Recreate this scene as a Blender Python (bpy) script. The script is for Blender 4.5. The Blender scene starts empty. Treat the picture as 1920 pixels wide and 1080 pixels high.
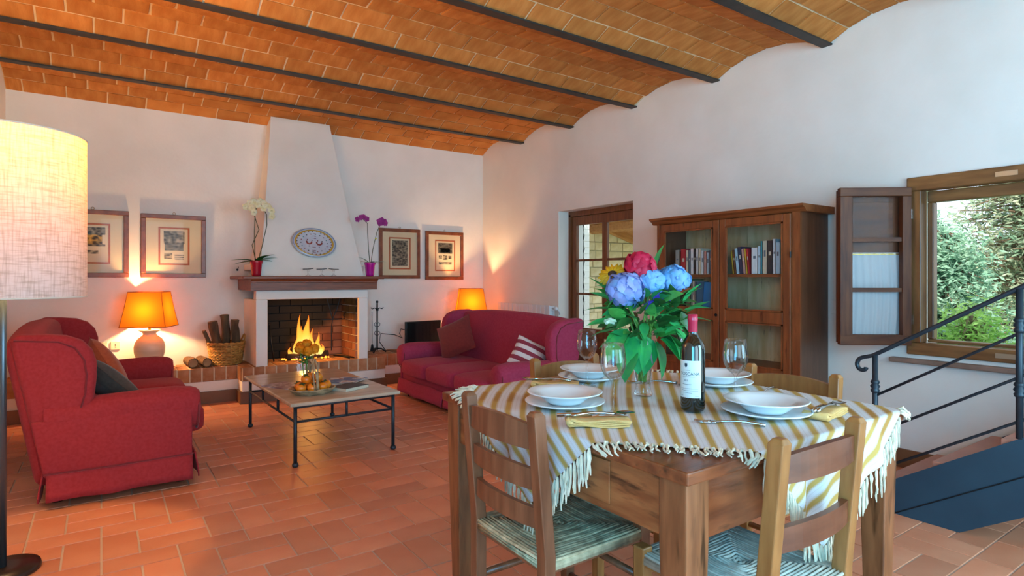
import bpy, bmesh, math, random
from mathutils import Vector, Matrix
PI = math.pi
sc = bpy.context.scene
COL = sc.collection
rnd = random.Random(7)

# ------------------------------------------------------------------ camera
FPX = math.sqrt(770 * 1590)
YAW = math.atan2(770, FPX)
cam_d = bpy.data.cameras.new('camera')
cam_d.sensor_width = 36
cam_d.lens = 36 * FPX / 1920
cam_d.shift_y = -18 / 1920
cam_d.clip_start = .05
cam = bpy.data.objects.new('camera', cam_d)
COL.objects.link(cam)
cam.location = (0, 0, 1.2)
cam.rotation_euler = (PI / 2, 0, -YAW)
sc.camera = cam

XLW = -.68
# ------------------------------------------------------------------ world, sun, daylight, exposure
W = bpy.data.worlds.new('world')
sc.world = W
W.use_nodes = True
W.node_tree.nodes['Background'].inputs[0].default_value = (.74, .87, 1, 1)
W.node_tree.nodes['Background'].inputs[1].default_value = 1.6

def light(name, kind, loc, energy, color, rot=(0, 0, 0), **kw):
    d = bpy.data.lights.new(name, kind)
    d.energy = energy
    d.color = color
    for k, v in kw.items():
        setattr(d, k, v)
    o = bpy.data.objects.new(name, d)
    COL.objects.link(o)
    o.location = loc
    o.rotation_euler = rot
    return o

# the sun stands behind the house: it lights the garden, the roof keeps it out of the room
sun = light('sun', 'SUN', (0, 0, 12), 5.0, (1, .93, .82), angle=.01)
sun.rotation_euler = Vector((.62, .28, -.73)).to_track_quat('-Z', 'Y').to_euler()
# daylight through the two tall glazed doors of the wall behind the camera
for nx, pw_, cc in ((.75, 40, (.50, .80, 1)), (2.75, 105, (.37, .74, 1))):
    light('daylight_rear_door', 'AREA', (nx, -1.72, 1.35), pw_, cc, (PI / 2, 0, 0), shape='RECTANGLE', size=1.5, size_y=2.2)
# blue light of an added, unseen side window, brightens the right wall
light('daylight_side_window', 'AREA', (XLW - .06, -.8, 1.40), 95, (.06, .54, 1), (0, -PI / 2, 0), shape='RECTANGLE', size=1.8, size_y=1.3)
vs = sc.view_settings
vs.view_transform = 'Standard'
vs.look = 'None'
vs.exposure = .30
vs.gamma = 1
vs.use_curve_mapping = False

# ------------------------------------------------------------------ helpers
def lin(h):
    if not isinstance(h, str):
        return tuple(h) + (1,) if len(h) == 3 else h
    h = h.lstrip('#')
    r = []
    for i in (0, 2, 4):
        c = int(h[i:i + 2], 16) / 255
        r.append(c / 12.92 if c <= .04045 else ((c + .055) / 1.055) ** 2.4)
    return (*r, 1)

MATS = {}
def mat(name, col, col2=None, rough=.6, metal=0, scale=6, stretch=(1, 1, 1), bump=0, bscale=None, rnd_amt=0, spec=.5, coat=0,
        trans=0, sheen=0, contrast=(.35, .65), detail=5, emit=0, dist=0, spots=None):
    m = bpy.data.materials.new(name)
    m.use_nodes = True
    nt = m.node_tree
    N, K = nt.nodes, nt.links
    b = N['Principled BSDF']
    b.inputs['Roughness'].default_value = rough
    b.inputs['Metallic'].default_value = metal
    b.inputs['Specular IOR Level'].default_value = spec
    b.inputs['Coat Weight'].default_value = coat
    b.inputs['Coat Roughness'].default_value = .08
    b.inputs['Sheen Weight'].default_value = sheen
    b.inputs['Transmission Weight'].default_value = trans
    c1 = lin(col)
    b.inputs['Base Color'].default_value = c1
    if emit:
        b.inputs['Emission Color'].default_value = c1
        b.inputs['Emission Strength'].default_value = emit
    out = None
    tc = mp = None
    if col2 or bump or spots:
        tc = N.new('ShaderNodeTexCoord')
        mp = N.new('ShaderNodeMapping')
        mp.inputs['Scale'].default_value = stretch
        K.new(tc.outputs['Object'], mp.inputs[0])
    if col2:
        nz = N.new('ShaderNodeTexNoise')
        nz.inputs['Scale'].default_value = scale
        nz.inputs['Detail'].default_value = detail
        nz.inputs['Distortion'].default_value = dist
        K.new(mp.outputs[0], nz.inputs['Vector'])
        rp = N.new('ShaderNodeValToRGB')
        rp.color_ramp.elements[0].position, rp.color_ramp.elements[1].position = contrast
        rp.color_ramp.elements[0].color = c1
        rp.color_ramp.elements[1].color = lin(col2)
        K.new(nz.outputs['Fac'], rp.inputs[0])
        out = rp.outputs[0]
    if spots:
        n2 = N.new('ShaderNodeTexNoise')
        n2.inputs['Scale'].default_value = spots[1]
        n2.inputs['Detail'].default_value = 3
        K.new(mp.outputs[0], n2.inputs['Vector'])
        r2 = N.new('ShaderNodeValToRGB')
        r2.color_ramp.elements[0].position, r2.color_ramp.elements[1].position = spots[2]
        K.new(n2.outputs['Fac'], r2.inputs[0])
        mx = N.new('ShaderNodeMixRGB')
        K.new(r2.outputs[0], mx.inputs[0])
        if out:
            K.new(out, mx.inputs[1])
        else:
            mx.inputs[1].default_value = c1
        mx.inputs[2].default_value = lin(spots[0])
        out = mx.outputs[0]
    if rnd_amt:
        oi = N.new('ShaderNodeObjectInfo')
        ge = N.new('ShaderNodeNewGeometry')
        ad = N.new('ShaderNodeMath'); ad.operation = 'ADD'
        K.new(oi.outputs['Random'], ad.inputs[0]); K.new(ge.outputs['Random Per Island'], ad.inputs[1])
        fr = N.new('ShaderNodeMath'); fr.operation = 'FRACT'
        K.new(ad.outputs[0], fr.inputs[0])
        mr = N.new('ShaderNodeMapRange')
        mr.inputs['To Min'].default_value = 1 - rnd_amt
        mr.inputs['To Max'].default_value = 1 + rnd_amt
        K.new(fr.outputs[0], mr.inputs[0])
        hs = N.new('ShaderNodeHueSaturation')
        K.new(mr.outputs[0], hs.inputs['Value'])
        if out:
            K.new(out, hs.inputs['Color'])
        else:
            hs.inputs['Color'].default_value = c1
        out = hs.outputs[0]
    if out:
        K.new(out, b.inputs['Base Color'])
    if bump:
        nb = N.new('ShaderNodeTexNoise')
        nb.inputs['Scale'].default_value = bscale or scale
        nb.inputs['Detail'].default_value = 4
        K.new(mp.outputs[0], nb.inputs['Vector'])
        bp = N.new('ShaderNodeBump')
        bp.inputs['Strength'].default_value = bump
        bp.inputs['Distance'].default_value = .01
        K.new(nb.outputs['Fac'], bp.inputs['Height'])
        K.new(bp.outputs[0], b.inputs['Normal'])
    MATS[name] = m
    return m

def thin_glass(name, tint=(1, 1, 1, 1), blend=.25, lo=.04, hi=.75, rough=.02):
    m = bpy.data.materials.new(name)
    m.use_nodes = True
    nt = m.node_tree
    N, K = nt.nodes, nt.links
    N.remove(N['Principled BSDF'])
    t = N.new('ShaderNodeBsdfTransparent'); t.inputs[0].default_value = tint
    g = N.new('ShaderNodeBsdfGlossy'); g.inputs['Roughness'].default_value = rough
    lw = N.new('ShaderNodeLayerWeight'); lw.inputs[0].default_value = blend
    mr = N.new('ShaderNodeMapRange'); mr.inputs['To Min'].default_value = lo; mr.inputs['To Max'].default_value = hi
    K.new(lw.outputs['Fresnel'], mr.inputs[0])
    mx = N.new('ShaderNodeMixShader')
    K.new(mr.outputs[0], mx.inputs[0]); K.new(t.outputs[0], mx.inputs[1]); K.new(g.outputs[0], mx.inputs[2])
    K.new(mx.outputs[0], N['Material Output'].inputs[0])
    return m

def shade_mat(name, col, tcol, weave=0, mixf=.6):
    """lamp-shade fabric: diffuse outside, lets the bulb's light through"""
    m = bpy.data.materials.new(name)
    m.use_nodes = True
    nt = m.node_tree
    N, K = nt.nodes, nt.links
    N.remove(N['Principled BSDF'])
    d = N.new('ShaderNodeBsdfDiffuse'); d.inputs[0].default_value = lin(col)
    t = N.new('ShaderNodeBsdfTranslucent'); t.inputs[0].default_value = lin(tcol)
    mx = N.new('ShaderNodeMixShader'); mx.inputs[0].default_value = mixf
    K.new(d.outputs[0], mx.inputs[1]); K.new(t.outputs[0], mx.inputs[2])
    K.new(mx.outputs[0], N['Material Output'].inputs[0])
    if weave:
        tc = N.new('ShaderNodeTexCoord')
        acc = None
        for st in ((9, 9, 90), (90, 90, 7)):
            mp = N.new('ShaderNodeMapping'); mp.inputs['Scale'].default_value = st
            K.new(tc.outputs['Object'], mp.inputs[0])
            nz = N.new('ShaderNodeTexNoise'); nz.inputs['Scale'].default_value = 1.6; nz.inputs['Detail'].default_value = 3
            K.new(mp.outputs[0], nz.inputs['Vector'])
            rp = N.new('ShaderNodeValToRGB')
            rp.color_ramp.elements[0].position = .3; rp.color_ramp.elements[1].position = .55
            rp.color_ramp.elements[0].color = (.55, .5, .42, 1); rp.color_ramp.elements[1].color = (1, 1, 1, 1)
            K.new(nz.outputs['Fac'], rp.inputs[0])
            if acc is None:
                acc = rp.outputs[0]
            else:
                mm = N.new('ShaderNodeMixRGB'); mm.blend_type = 'MULTIPLY'; mm.inputs[0].default_value = 1
                K.new(acc, mm.inputs[1]); K.new(rp.outputs[0], mm.inputs[2]); acc = mm.outputs[0]
        for sh, cc in ((d, col), (t, tcol)):
            mm = N.new('ShaderNodeMixRGB'); mm.blend_type = 'MULTIPLY'; mm.inputs[0].default_value = weave
            mm.inputs[1].default_value = lin(cc)
            K.new(acc, mm.inputs[2]); K.new(mm.outputs[0], sh.inputs[0])
    return m

class MB:
    """collects faces, links them as ONE mesh object"""
    def __init__(s):
        s.v = []; s.f = []; s.uv = None
    def add(s, vs, fs, M=None):
        n = len(s.v)
        s.v += [tuple(M @ Vector(p)) if M else tuple(p) for p in vs]
        s.f += [tuple(i + n for i in q) for q in fs]
        return s
    def box(s, x0, x1, y0, y1, z0, z1, M=None):
        return s.add([(x0, y0, z0), (x1, y0, z0), (x1, y1, z0), (x0, y1, z0), (x0, y0, z1), (x1, y0, z1), (x1, y1, z1), (x0, y1, z1)],
                     [(3, 2, 1, 0), (4, 5, 6, 7), (0, 1, 5, 4), (1, 2, 6, 5), (2, 3, 7, 6), (3, 0, 4, 7)], M)
    def cbox(s, c, d, M=None):
        return s.box(c[0] - d[0] / 2, c[0] + d[0] / 2, c[1] - d[1] / 2, c[1] + d[1] / 2, c[2] - d[2] / 2, c[2] + d[2] / 2, M)
    def taper(s, x0, x1, y0, y1, z0, X0, X1, Y0, Y1, z1, M=None):
        return s.add([(x0, y0, z0), (x1, y0, z0), (x1, y1, z0), (x0, y1, z0), (X0, Y0, z1), (X1, Y0, z1), (X1, Y1, z1), (X0, Y1, z1)],
                     [(3, 2, 1, 0), (4, 5, 6, 7), (0, 1, 5, 4), (1, 2, 6, 5), (2, 3, 7, 6), (3, 0, 4, 7)], M)
    def loft(s, secs, M=None):
        """secs: (x0, x1, y0, y1, z) rectangles joined upwards"""
        vs = []; fs = [(3, 2, 1, 0)]
        for x0, x1, y0, y1, z in secs:
            vs += [(x0, y0, z), (x1, y0, z), (x1, y1, z), (x0, y1, z)]
        for i in range(len(secs) - 1):
            a = 4 * i
            fs += [(a + k, a + (k + 1) % 4, a + 4 + (k + 1) % 4, a + 4 + k) for k in range(4)]
        n = 4 * len(secs)
        fs.append((n - 4, n - 3, n - 2, n - 1))
        return s.add(vs, fs, M)
    def prism(s, poly, axis, a0, a1, M=None):
        n = len(poly)
        def P(p, a):
            return {'x': (a, p[0], p[1]), 'y': (p[0], a, p[1]), 'z': (p[0], p[1], a)}[axis]
        vs = [P(p, a0) for p in poly] + [P(p, a1) for p in poly]
        fs = [tuple(range(n)), tuple(range(2 * n - 1, n - 1, -1))]
        fs += [(i, i + n, (i + 1) % n + n, (i + 1) % n) for i in range(n)]
        return s.add(vs, fs, M)
    def tube(s, pts, r, n=8, closed=False, M=None, caps=True):
        pts = [Vector(p) for p in pts]
        m = len(pts)
        rs = r if isinstance(r, (list, tuple)) else [r] * m
        vs = []; fs = []
        prev = None
        for i, p in enumerate(pts):
            if closed:
                t = pts[(i + 1) % m] - pts[i - 1]
            else:
                t = pts[min(i + 1, m - 1)] - pts[max(i - 1, 0)]
            if t.length < 1e-9:
                t = Vector((0, 0, 1))
            t.normalize()
            if prev is None:
                a = Vector((0, 0, 1)) if abs(t.z) < .9 else Vector((1, 0, 0))
                u = t.cross(a).normalized()
            else:
                u = (prev - t * prev.dot(t))
                u = u.normalized() if u.length > 1e-6 else t.orthogonal().normalized()
            prev = u
            w = t.cross(u)
            for k in range(n):
                q = 2 * PI * k / n + (PI / n)
                vs.append(p + (u * math.cos(q) + w * math.sin(q)) * rs[i])
        for i in range(m if closed else m - 1):
            j = (i + 1) % m
            for k in range(n):
                fs.append((i * n + k, i * n + (k + 1) % n, j * n + (k + 1) % n, j * n + k))
        if caps and not closed:
            fs.append(tuple(range(n - 1, -1, -1)))
            fs.append(tuple((m - 1) * n + k for k in range(n)))
        return s.add(vs, fs, M)
    def lathe(s, prof, n=24, c=(0, 0, 0), sx=1, sy=1, M=None):
        vs = []; fs = []
        idx = []
        for r, z in prof:
            if r < 1e-6:
                idx.append([len(vs)]); vs.append((c[0], c[1], c[2] + z))
            else:
                idx.append(list(range(len(vs), len(vs) + n)))
                vs += [(c[0] + sx * r * math.cos(2 * PI * k / n), c[1] + sy * r * math.sin(2 * PI * k / n), c[2] + z) for k in range(n)]
        for a, b in zip(idx, idx[1:]):
            for k in range(n):
                k2 = (k + 1) % n
                if len(a) == 1 and len(b) == 1:
                    continue
                if len(a) == 1:
                    fs.append((a[0], b[k2], b[k]))
                elif len(b) == 1:
                    fs.append((a[k], a[k2], b[0]))
                else:
                    fs.append((a[k], a[k2], b[k2], b[k]))
        return s.add(vs, fs, M)
    def grid(s, fn, nu, nv, M=None, wrap=False):
        vs = [fn(i / (nu - (0 if wrap else 1)), j / (nv - 1)) for j in range(nv) for i in range(nu)]
        fs = []
        for j in range(nv - 1):
            for i in range(nu if wrap else nu - 1):
                i2 = (i + 1) % nu
                fs.append((j * nu + i, j * nu + i2, (j + 1) * nu + i2, (j + 1) * nu + i))
        return s.add(vs, fs, M)
    def ball(s, c, r, n=10, m=7, M=None):
        r = r if isinstance(r, (tuple, list)) else (r, r, r)
        prof = [(math.sin(PI * i / m), -math.cos(PI * i / m)) for i in range(m + 1)]
        vs = MB(); vs.lathe([(max(0, a) if 0 < i < m else 0, b) for i, (a, b) in enumerate(prof)], n)
        return s.add([(c[0] + r[0] * p[0], c[1] + r[1] * p[1], c[2] + r[2] * p[2]) for p in vs.v], vs.f, M)
    def mesh(s, name, m, smooth=False):
        me = bpy.data.meshes.new(name)
        me.from_pydata(s.v, [], s.f)
        bm = bmesh.new(); bm.from_mesh(me)
        bmesh.ops.recalc_face_normals(bm, faces=bm.faces)
        bm.to_mesh(me); bm.free()
        me.materials.append(m)
        if smooth:
            me.polygons.foreach_set('use_smooth', [True] * len(me.polygons))
        return me
    def build(s, name, m, parent=None, smooth=False, bevel=0, seg=2, sub=0, loc=None, rot=None, solid=0, angle=.6):
        o = bpy.data.objects.new(name, s.mesh(name, m, smooth))
        COL.objects.link(o)
        o.parent = parent
        if loc: o.location = loc
        if rot: o.rotation_euler = rot
        if solid:
            d = o.modifiers.new('solid', 'SOLIDIFY'); d.thickness = solid; d.offset = 0
        if bevel:
            d = o.modifiers.new('bevel', 'BEVEL'); d.width = bevel; d.segments = seg; d.limit_method = 'ANGLE'; d.angle_limit = angle
            d.harden_normals = False
        if sub:
            d = o.modifiers.new('sub', 'SUBSURF'); d.levels = sub; d.render_levels = sub
        return o

def tag(o, label=None, cat=None, group=None, kind=None):
    if label: o['label'] = label
    if cat: o['category'] = cat
    if group: o['group'] = group
    if kind: o['kind'] = kind
    return o

def thing(name, label, cat, loc=(0, 0, 0), rz=0, group=None):
    o = bpy.data.objects.new(name, None)
    o.empty_display_size = .05
    COL.objects.link(o)
    o.location = loc
    o.rotation_euler = (0, 0, rz)
    return tag(o, label, cat, group)

def copy_tree(o, parent=None):
    c = o.copy(); COL.objects.link(c); c.parent = parent
    for ch in list(o.children):
        copy_tree(ch, c)
    return c

def struct(mb, name, m, **kw):
    return tag(mb.build(name, m, **kw), kind='structure')

def proj(p):
    s_, c_ = math.sin(YAW), math.cos(YAW)
    d = p[0] * s_ + p[1] * c_
    r = p[0] * c_ - p[1] * s_
    if d < .1:
        return None
    return 960 + FPX * r / d, 522 - FPX * (p[2] - 1.2) / d, d

def rings(n, r, a0=0):
    return [(r * math.cos(a0 + 2 * PI * k / n), r * math.sin(a0 + 2 * PI * k / n)) for k in range(n)]

def glow_through(m, fac=.4):
    """thin petals and leaves let light through"""
    N, K = m.node_tree.nodes, m.node_tree.links
    b = N['Principled BSDF']
    t = N.new('ShaderNodeBsdfTranslucent')
    K.new(b.inputs['Base Color'].links[0].from_socket, t.inputs[0])
    mx = N.new('ShaderNodeMixShader'); mx.inputs[0].default_value = fac
    K.new(b.outputs[0], mx.inputs[1]); K.new(t.outputs[0], mx.inputs[2]); K.new(mx.outputs[0], N['Material Output'].inputs[0])
    return m

# ------------------------------------------------------------------ materials
m_wall = mat('plaster', '#e6e0d6', '#efe9e0', rough=.9, scale=2, bump=.12, bscale=30, spec=.2)
m_tile = mat('terracotta_floor', '#d0835f', '#da9470', rough=.4, scale=3, rnd_amt=.16, bump=.05, bscale=60, spec=.5)
m_grout = mat('grout', '#cdb9aa', rough=.9, bump=.1, scale=40)
m_cbrick = mat('vault_brick', '#b0692f', '#c37e40', rough=.85, scale=5, rnd_amt=.13, bump=.3, bscale=50, spec=.2)
m_mortar = mat('vault_mortar', '#dcbf97', rough=.95, scale=20, bump=.2)
m_steel = mat('dark_steel', '#3a3530', '#2c2926', rough=.55, metal=.3, scale=9)
m_iron = mat('wrought_iron', '#23272b', '#1a1d20', rough=.45, metal=.6, scale=14)
m_ironblue = mat('painted_iron', '#2c3a44', '#24313a', rough=.4, metal=.3, scale=14)
m_stairsteel = mat('stair_steel', '#213c4c', '#294858', rough=.5, metal=.2, scale=3, bump=.03)
m_skirt = mat('brown_skirting', '#6d4a30', '#7d583b', rough=.5, scale=5)
m_hbrick = mat('hearth_brick', '#a5704b', '#b98a66', rough=.85, scale=12, rnd_amt=.18, bump=.3, bscale=60, spec=.2)
m_hmortar = mat('hearth_mortar', '#cbb69a', rough=.95, scale=30, bump=.2)
m_mantel = mat('mantel_wood', '#6e361d', '#8a4a29', rough=.45, scale=5, stretch=(1, 9, 9))
m_dwood = mat('door_wood', '#6b3a1c', '#85502a', rough=.4, scale=4, stretch=(9, 9, 1))
m_cwood = mat('bookcase_wood', '#6e391d', '#8a4c27', rough=.4, scale=4, stretch=(8, 8, 1), spots=('#4a2412', 6, (.62, .75)))
m_cwoodh = mat('bookcase_wood_rail', '#74401f', '#8f5029', rough=.4, scale=4, stretch=(8, 1, 8))
m_cside = mat('bookcase_side_wood', '#5a3826', '#6c4531', rough=.35, scale=4, stretch=(8, 8, 1))
m_pine = mat('pine_boards', '#c4a270', '#d8bd90', rough=.6, scale=3, stretch=(6, 6, 1), rnd_amt=.12, spots=('#6d5436', 7, (.66, .74)))
m_twood = mat('table_wood', '#66331b', '#8a4a28', rough=.28, scale=3.5, stretch=(1.5, 9, 9), spots=('#4b2a16', 5, (.6, .74)), bump=.05, bscale=14)
m_twoodx = mat('table_wood_side', '#7a4122', '#9e6036', rough=.32, scale=3.5, stretch=(9, 1.5, 9), spots=('#4b2a16', 5, (.6, .74)), bump=.05, bscale=14)
m_tleg = mat('table_leg_wood', '#704024', '#945a36', rough=.32, scale=3.5, stretch=(9, 9, 1.2), spots=('#43250f', 4, (.6, .74)))
m_chair = mat('chair_wood', '#6e4028', '#875438', rough=.35, scale=4, stretch=(9, 9, 1.3))
m_chairlt = mat('light_chair_wood', '#8a572b', '#a26c3a', rough=.35, scale=4, stretch=(9, 9, 1.6))
m_slat = mat('dark_slat_wood', '#5c2f1c', '#74412a', rough=.3, scale=4, stretch=(1.3, 9, 9))
m_rush = mat('rush', '#8f7d5e', '#c2b28e', rough=.8, scale=30, rnd_amt=.35)
m_sofa = mat('red_slipcover', '#982c30', '#a0343a', rough=.9, scale=60, bump=.22, bscale=3.5, sheen=.06, spec=.15)
m_sofa2 = mat('wine_slipcover', '#a03450', '#a83c58', rough=.9, scale=60, bump=.22, bscale=3.5, sheen=.06, spec=.15)
m_pipe = mat('red_piping', '#7a1a22', rough=.9, sheen=.2)
m_orangec = mat('rust_cushion', '#9c4523', '#a8512a', rough=.9, scale=60, sheen=.2)
m_greyc = mat('dark_grey_cushion', '#38332f', '#443e38', rough=.9, scale=50, sheen=.2)
m_redc = mat('brick_red_cushion', '#70211f', '#7a2724', rough=.9, scale=50, sheen=.2)
m_black = mat('black_plastic', '#101114', rough=.25)
m_screen = mat('screen_glass', '#0b1016', rough=.08)
m_white = mat('white_porcelain', '#e9edee', rough=.12, coat=.4)
m_ceramic = mat('lamp_ceramic', '#cbb89a', '#d8c8ac', rough=.35, scale=4, stretch=(1, 1, 6))
m_glass = thin_glass('clear_glass', blend=.24, lo=.02, hi=.6)
m_picglass = thin_glass('picture_glass', blend=.05, lo=.008, hi=.3)
m_pane = thin_glass('window_glass', tint=(.97, .99, 1, 1), blend=.06, lo=.012, hi=.3)
m_green = mat('leaf_green', '#3c9440', '#5cb352', rough=.45, scale=20, rnd_amt=.3)
m_dgreen = mat('dark_leaf', '#1f4a20', '#2f6328', rough=.4, scale=20, rnd_amt=.3)
m_stem = mat('green_stem', '#5a8a34', '#78a645', rough=.5, scale=20)
m_plastic_w = mat('ivory_plastic', '#d8cfb4', rough=.4)
m_paper = mat('book_pages', '#d9d0b8', rough=.9)
m_metal = mat('steel_cutlery', '#b9bcbd', rough=.18, metal=1)
m_brass = mat('brass', '#a88a4a', rough=.35, metal=1)
# ------------------------------------------------------------------ the room
XL, XR, YB, YR = -.68, 4.18, 6.69, -1.6      # left, right, back (fireplace) and rear wall faces
ZS = 2.838                                    # springing of the vaults
floor = struct(MB().box(XL - .3, XR + .36, YR - .3, YB + .3, -.2, -.005), 'floor', m_grout)

# floor of 28 x 14 cm terracotta: bands of two upright tiles and a pair of flat ones, between single courses
tiles = []
for n in range(-9, 10):
    y0 = 2.91 + .42 * n
    for k in range(-6, 16):
        x = .56 + .28 * k
        tiles.append((x, x + .28, y0, y0 + .14))
    for k in range(-4, 9):
        b = .56 + (n % 2) * .28 + .56 * k
        tiles += [(b, b + .14, y0 + .14, y0 + .42), (b + .42, b + .56, y0 + .14, y0 + .42),
                  (b + .14, b + .42, y0 + .14, y0 + .28), (b + .14, b + .42, y0 + .28, y0 + .42)]
def hidden_floor(x, y):
    return (y > 6.1 or (x < .45 and 4.1 < y < 5.7) or (2.5 < x and 3.8 < y < 5.7) or x > 3.4 and y < 1.3)
good = []
for t in tiles:
    x0, x1, y0, y1 = max(t[0], XL), min(t[1], XR), max(t[2], YR), min(t[3], YB)
    if x1 - x0 < .02 or y1 - y0 < .02:
        continue
    cx, cy = (x0 + x1) / 2, (y0 + y1) / 2
    q = proj((cx, cy, 0))
    sc_ = -1
    if q and -30 < q[0] < 1950 and q[1] < 1105 and not hidden_floor(cx, cy):
        sc_ = 1 / q[2] ** 3
    good.append((sc_, x0, x1, y0, y1))
good.sort(reverse=True)
tile_mesh = {}
rest = MB()
G = .0027
for i, (s_, x0, x1, y0, y1) in enumerate(good):
    if i < 300 and s_ > 0:
        key = (round(x1 - x0, 3), round(y1 - y0, 3))
        if key not in tile_mesh:
            a, b = key[0] / 2 - G, key[1] / 2 - G
            tile_mesh[key] = MB().taper(-a, a, -b, b, -.012, -a + .002, a - .002, -b + .002, b - .002, 0).mesh('floor_tile', m_tile)
        o = bpy.data.objects.new('floor_tile', tile_mesh[key]); COL.objects.link(o)
        o.parent = floor
        o.location = ((x0 + x1) / 2, (y0 + y1) / 2, rnd.uniform(-.0008, .0006))
    else:
        rest.taper(x0 + G, x1 - G, y0 + G, y1 - G, -.012, x0 + G + .002, x1 - G - .002, y0 + G + .002, y1 - G - .002, 0)
tag(rest.build('floor_tiles', m_tile, floor), kind='stuff')

ZT = 3.25
struct(MB().box(XL - .3, XR + .36, YB, YB + .3, -.2, ZT), 'wall_back', m_wall)
struct(MB().box(XL - .3, XL, -.15, YB, -.2, ZT).box(XL - .3, XL, YR - .3, -1.45, -.2, ZT).box(XL - .3, XL, -1.45, -.15, -.2, .5).box(XL - .3, XL, -1.45, -.15, 2.3, ZT), 'wall_left', m_wall)  # with an opening for the added, unseen side window
DY0, DY1, DZ = 3.977, 5.10, 1.945            # door opening
WY0, WY1, WZ0, WZ1 = .72, 1.60, .755, 1.80   # window opening
wr = MB()
wr.box(XR, XR + .36, YR - .3, WY0, -.2, ZT)
wr.box(XR, XR + .36, WY0, WY1, -.2, WZ0)
wr.box(XR, XR + .36, WY0, WY1, WZ1, ZT)
wr.box(XR, XR + .36, WY1, DY0, -.2, ZT)
wr.box(XR, XR + .36, DY0, DY1, DZ, ZT)
wr.box(XR, XR + .36, DY1, YB, -.2, ZT)
struct(wr, 'wall_right', m_wall)
wq = MB()
for a, b in ((XL, 0), (1.5, 2.0), (3.5, XR)):
    wq.box(a, b, YR - .3, YR, -.2, ZT)
wq.box(0, 1.5, YR - .3, YR, 2.45, ZT); wq.box(2, 3.5, YR - .3, YR, 2.45, ZT)
struct(wq, 'wall_rear', m_wall)
struct(MB().box(XR - .012, XR, 3.40, DY0 - .02, 0, .12).box(XR - .012, XR, -1.5, 2.10, 0, .12), 'baseboard_right', m_skirt)

# brick vaults between steel beams
beam_y = [YB - .905 - .9125 * k for k in range(9)]
edges = [YB] + beam_y
HW, RISE = .9125 / 2, .125
VR = (RISE ** 2 + HW ** 2) / (2 * RISE)
HA = math.asin(HW / VR)
cm = MB()
def vault_pt(yc, half, a, r):
    return yc + r * math.sin(a) * half / HW, ZS + RISE - VR + r * math.cos(a)
for k in range(len(edges) - 1):
    yc, half = (edges[k] + edges[k + 1]) / 2, (edges[k] - edges[k + 1]) / 2
    cm.grid(lambda u, v: (XL - .05 + (XR - XL + .1) * u, *vault_pt(yc, half, -HA + 2 * HA * v, VR)), 2, 17)
ceiling = struct(cm, 'ceiling', m_mortar, smooth=True)
struct(MB().box(XL - .3, XR + .36, YR - .3, YB + .3, ZT - .02, ZT + .1), 'roof', m_mortar)
cb = []
NC = 6
for k in range(len(edges) - 1):
    yc, half = (edges[k] + edges[k + 1]) / 2, (edges[k] - edges[k + 1]) / 2
    for c in range(NC):
        a = -HA + 2 * HA * (c + .5) / NC
        off = (.15 if c % 2 else 0) + rnd.uniform(-.04, .04) + .07 * k
        x = XL - off
        while x < XR:
            x0, x1 = max(x, XL), min(x + .305, XR)
            x += .305
            if x1 - x0 < .03:
                continue
            y, z = vault_pt(yc, half, a, VR - .004)
            q = proj(((x0 + x1) / 2, y, z))
            s_ = 1 / q[2] ** 2 if q and -40 < q[0] < 1960 and q[1] > -45 else -1
            cb.append((s_, x0, x1, y, z, a))
cb.sort(reverse=True, key=lambda t: t[0])
BW = VR * 2 * HA / NC
cbm = MB().taper(-.5, .5, -BW / 2 + .005, BW / 2 - .005, .01, -.49, .49, -BW / 2 + .007, BW / 2 - .007, -.006).mesh('vault_brick', m_cbrick)
rest = MB()
for i, (s_, x0, x1, y, z, a) in enumerate(cb):
    ln = x1 - x0 - rnd.uniform(.007, .012)
    cx = (x0 + x1) / 2
    if i < 300 and s_ > 0:
        o = bpy.data.objects.new('vault_brick', cbm); COL.objects.link(o); o.parent = ceiling
        o.location = (cx, y + rnd.uniform(-.002, .002), z + rnd.uniform(-.002, .002))
        o.rotation_euler = (-a, 0, rnd.uniform(-.012, .012))
        o.scale = (ln, 1, 1)
    else:
        M = Matrix.Translation((cx, y, z)) @ Matrix.Rotation(-a, 4, 'X')
        rest.taper(-ln / 2, ln / 2, -BW / 2 + .005, BW / 2 - .005, .01, -ln / 2 + .002, ln / 2 - .002, -BW / 2 + .007, BW / 2 - .007, -.006, M)
tag(rest.build('vault_bricks', m_cbrick, ceiling), kind='stuff')
bm0 = None
for y in beam_y:
    if bm0 is None:
        bm0 = MB().box(XL, XR, -.036, .036, 0, .012).box(XL, XR, -.008, .008, .012, .16).build('steel_beam', m_steel, ceiling)
        o = bm0
    else:
        o = bm0.copy(); COL.objects.link(o)
    o.location = (0, y, ZS - .012)

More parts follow.
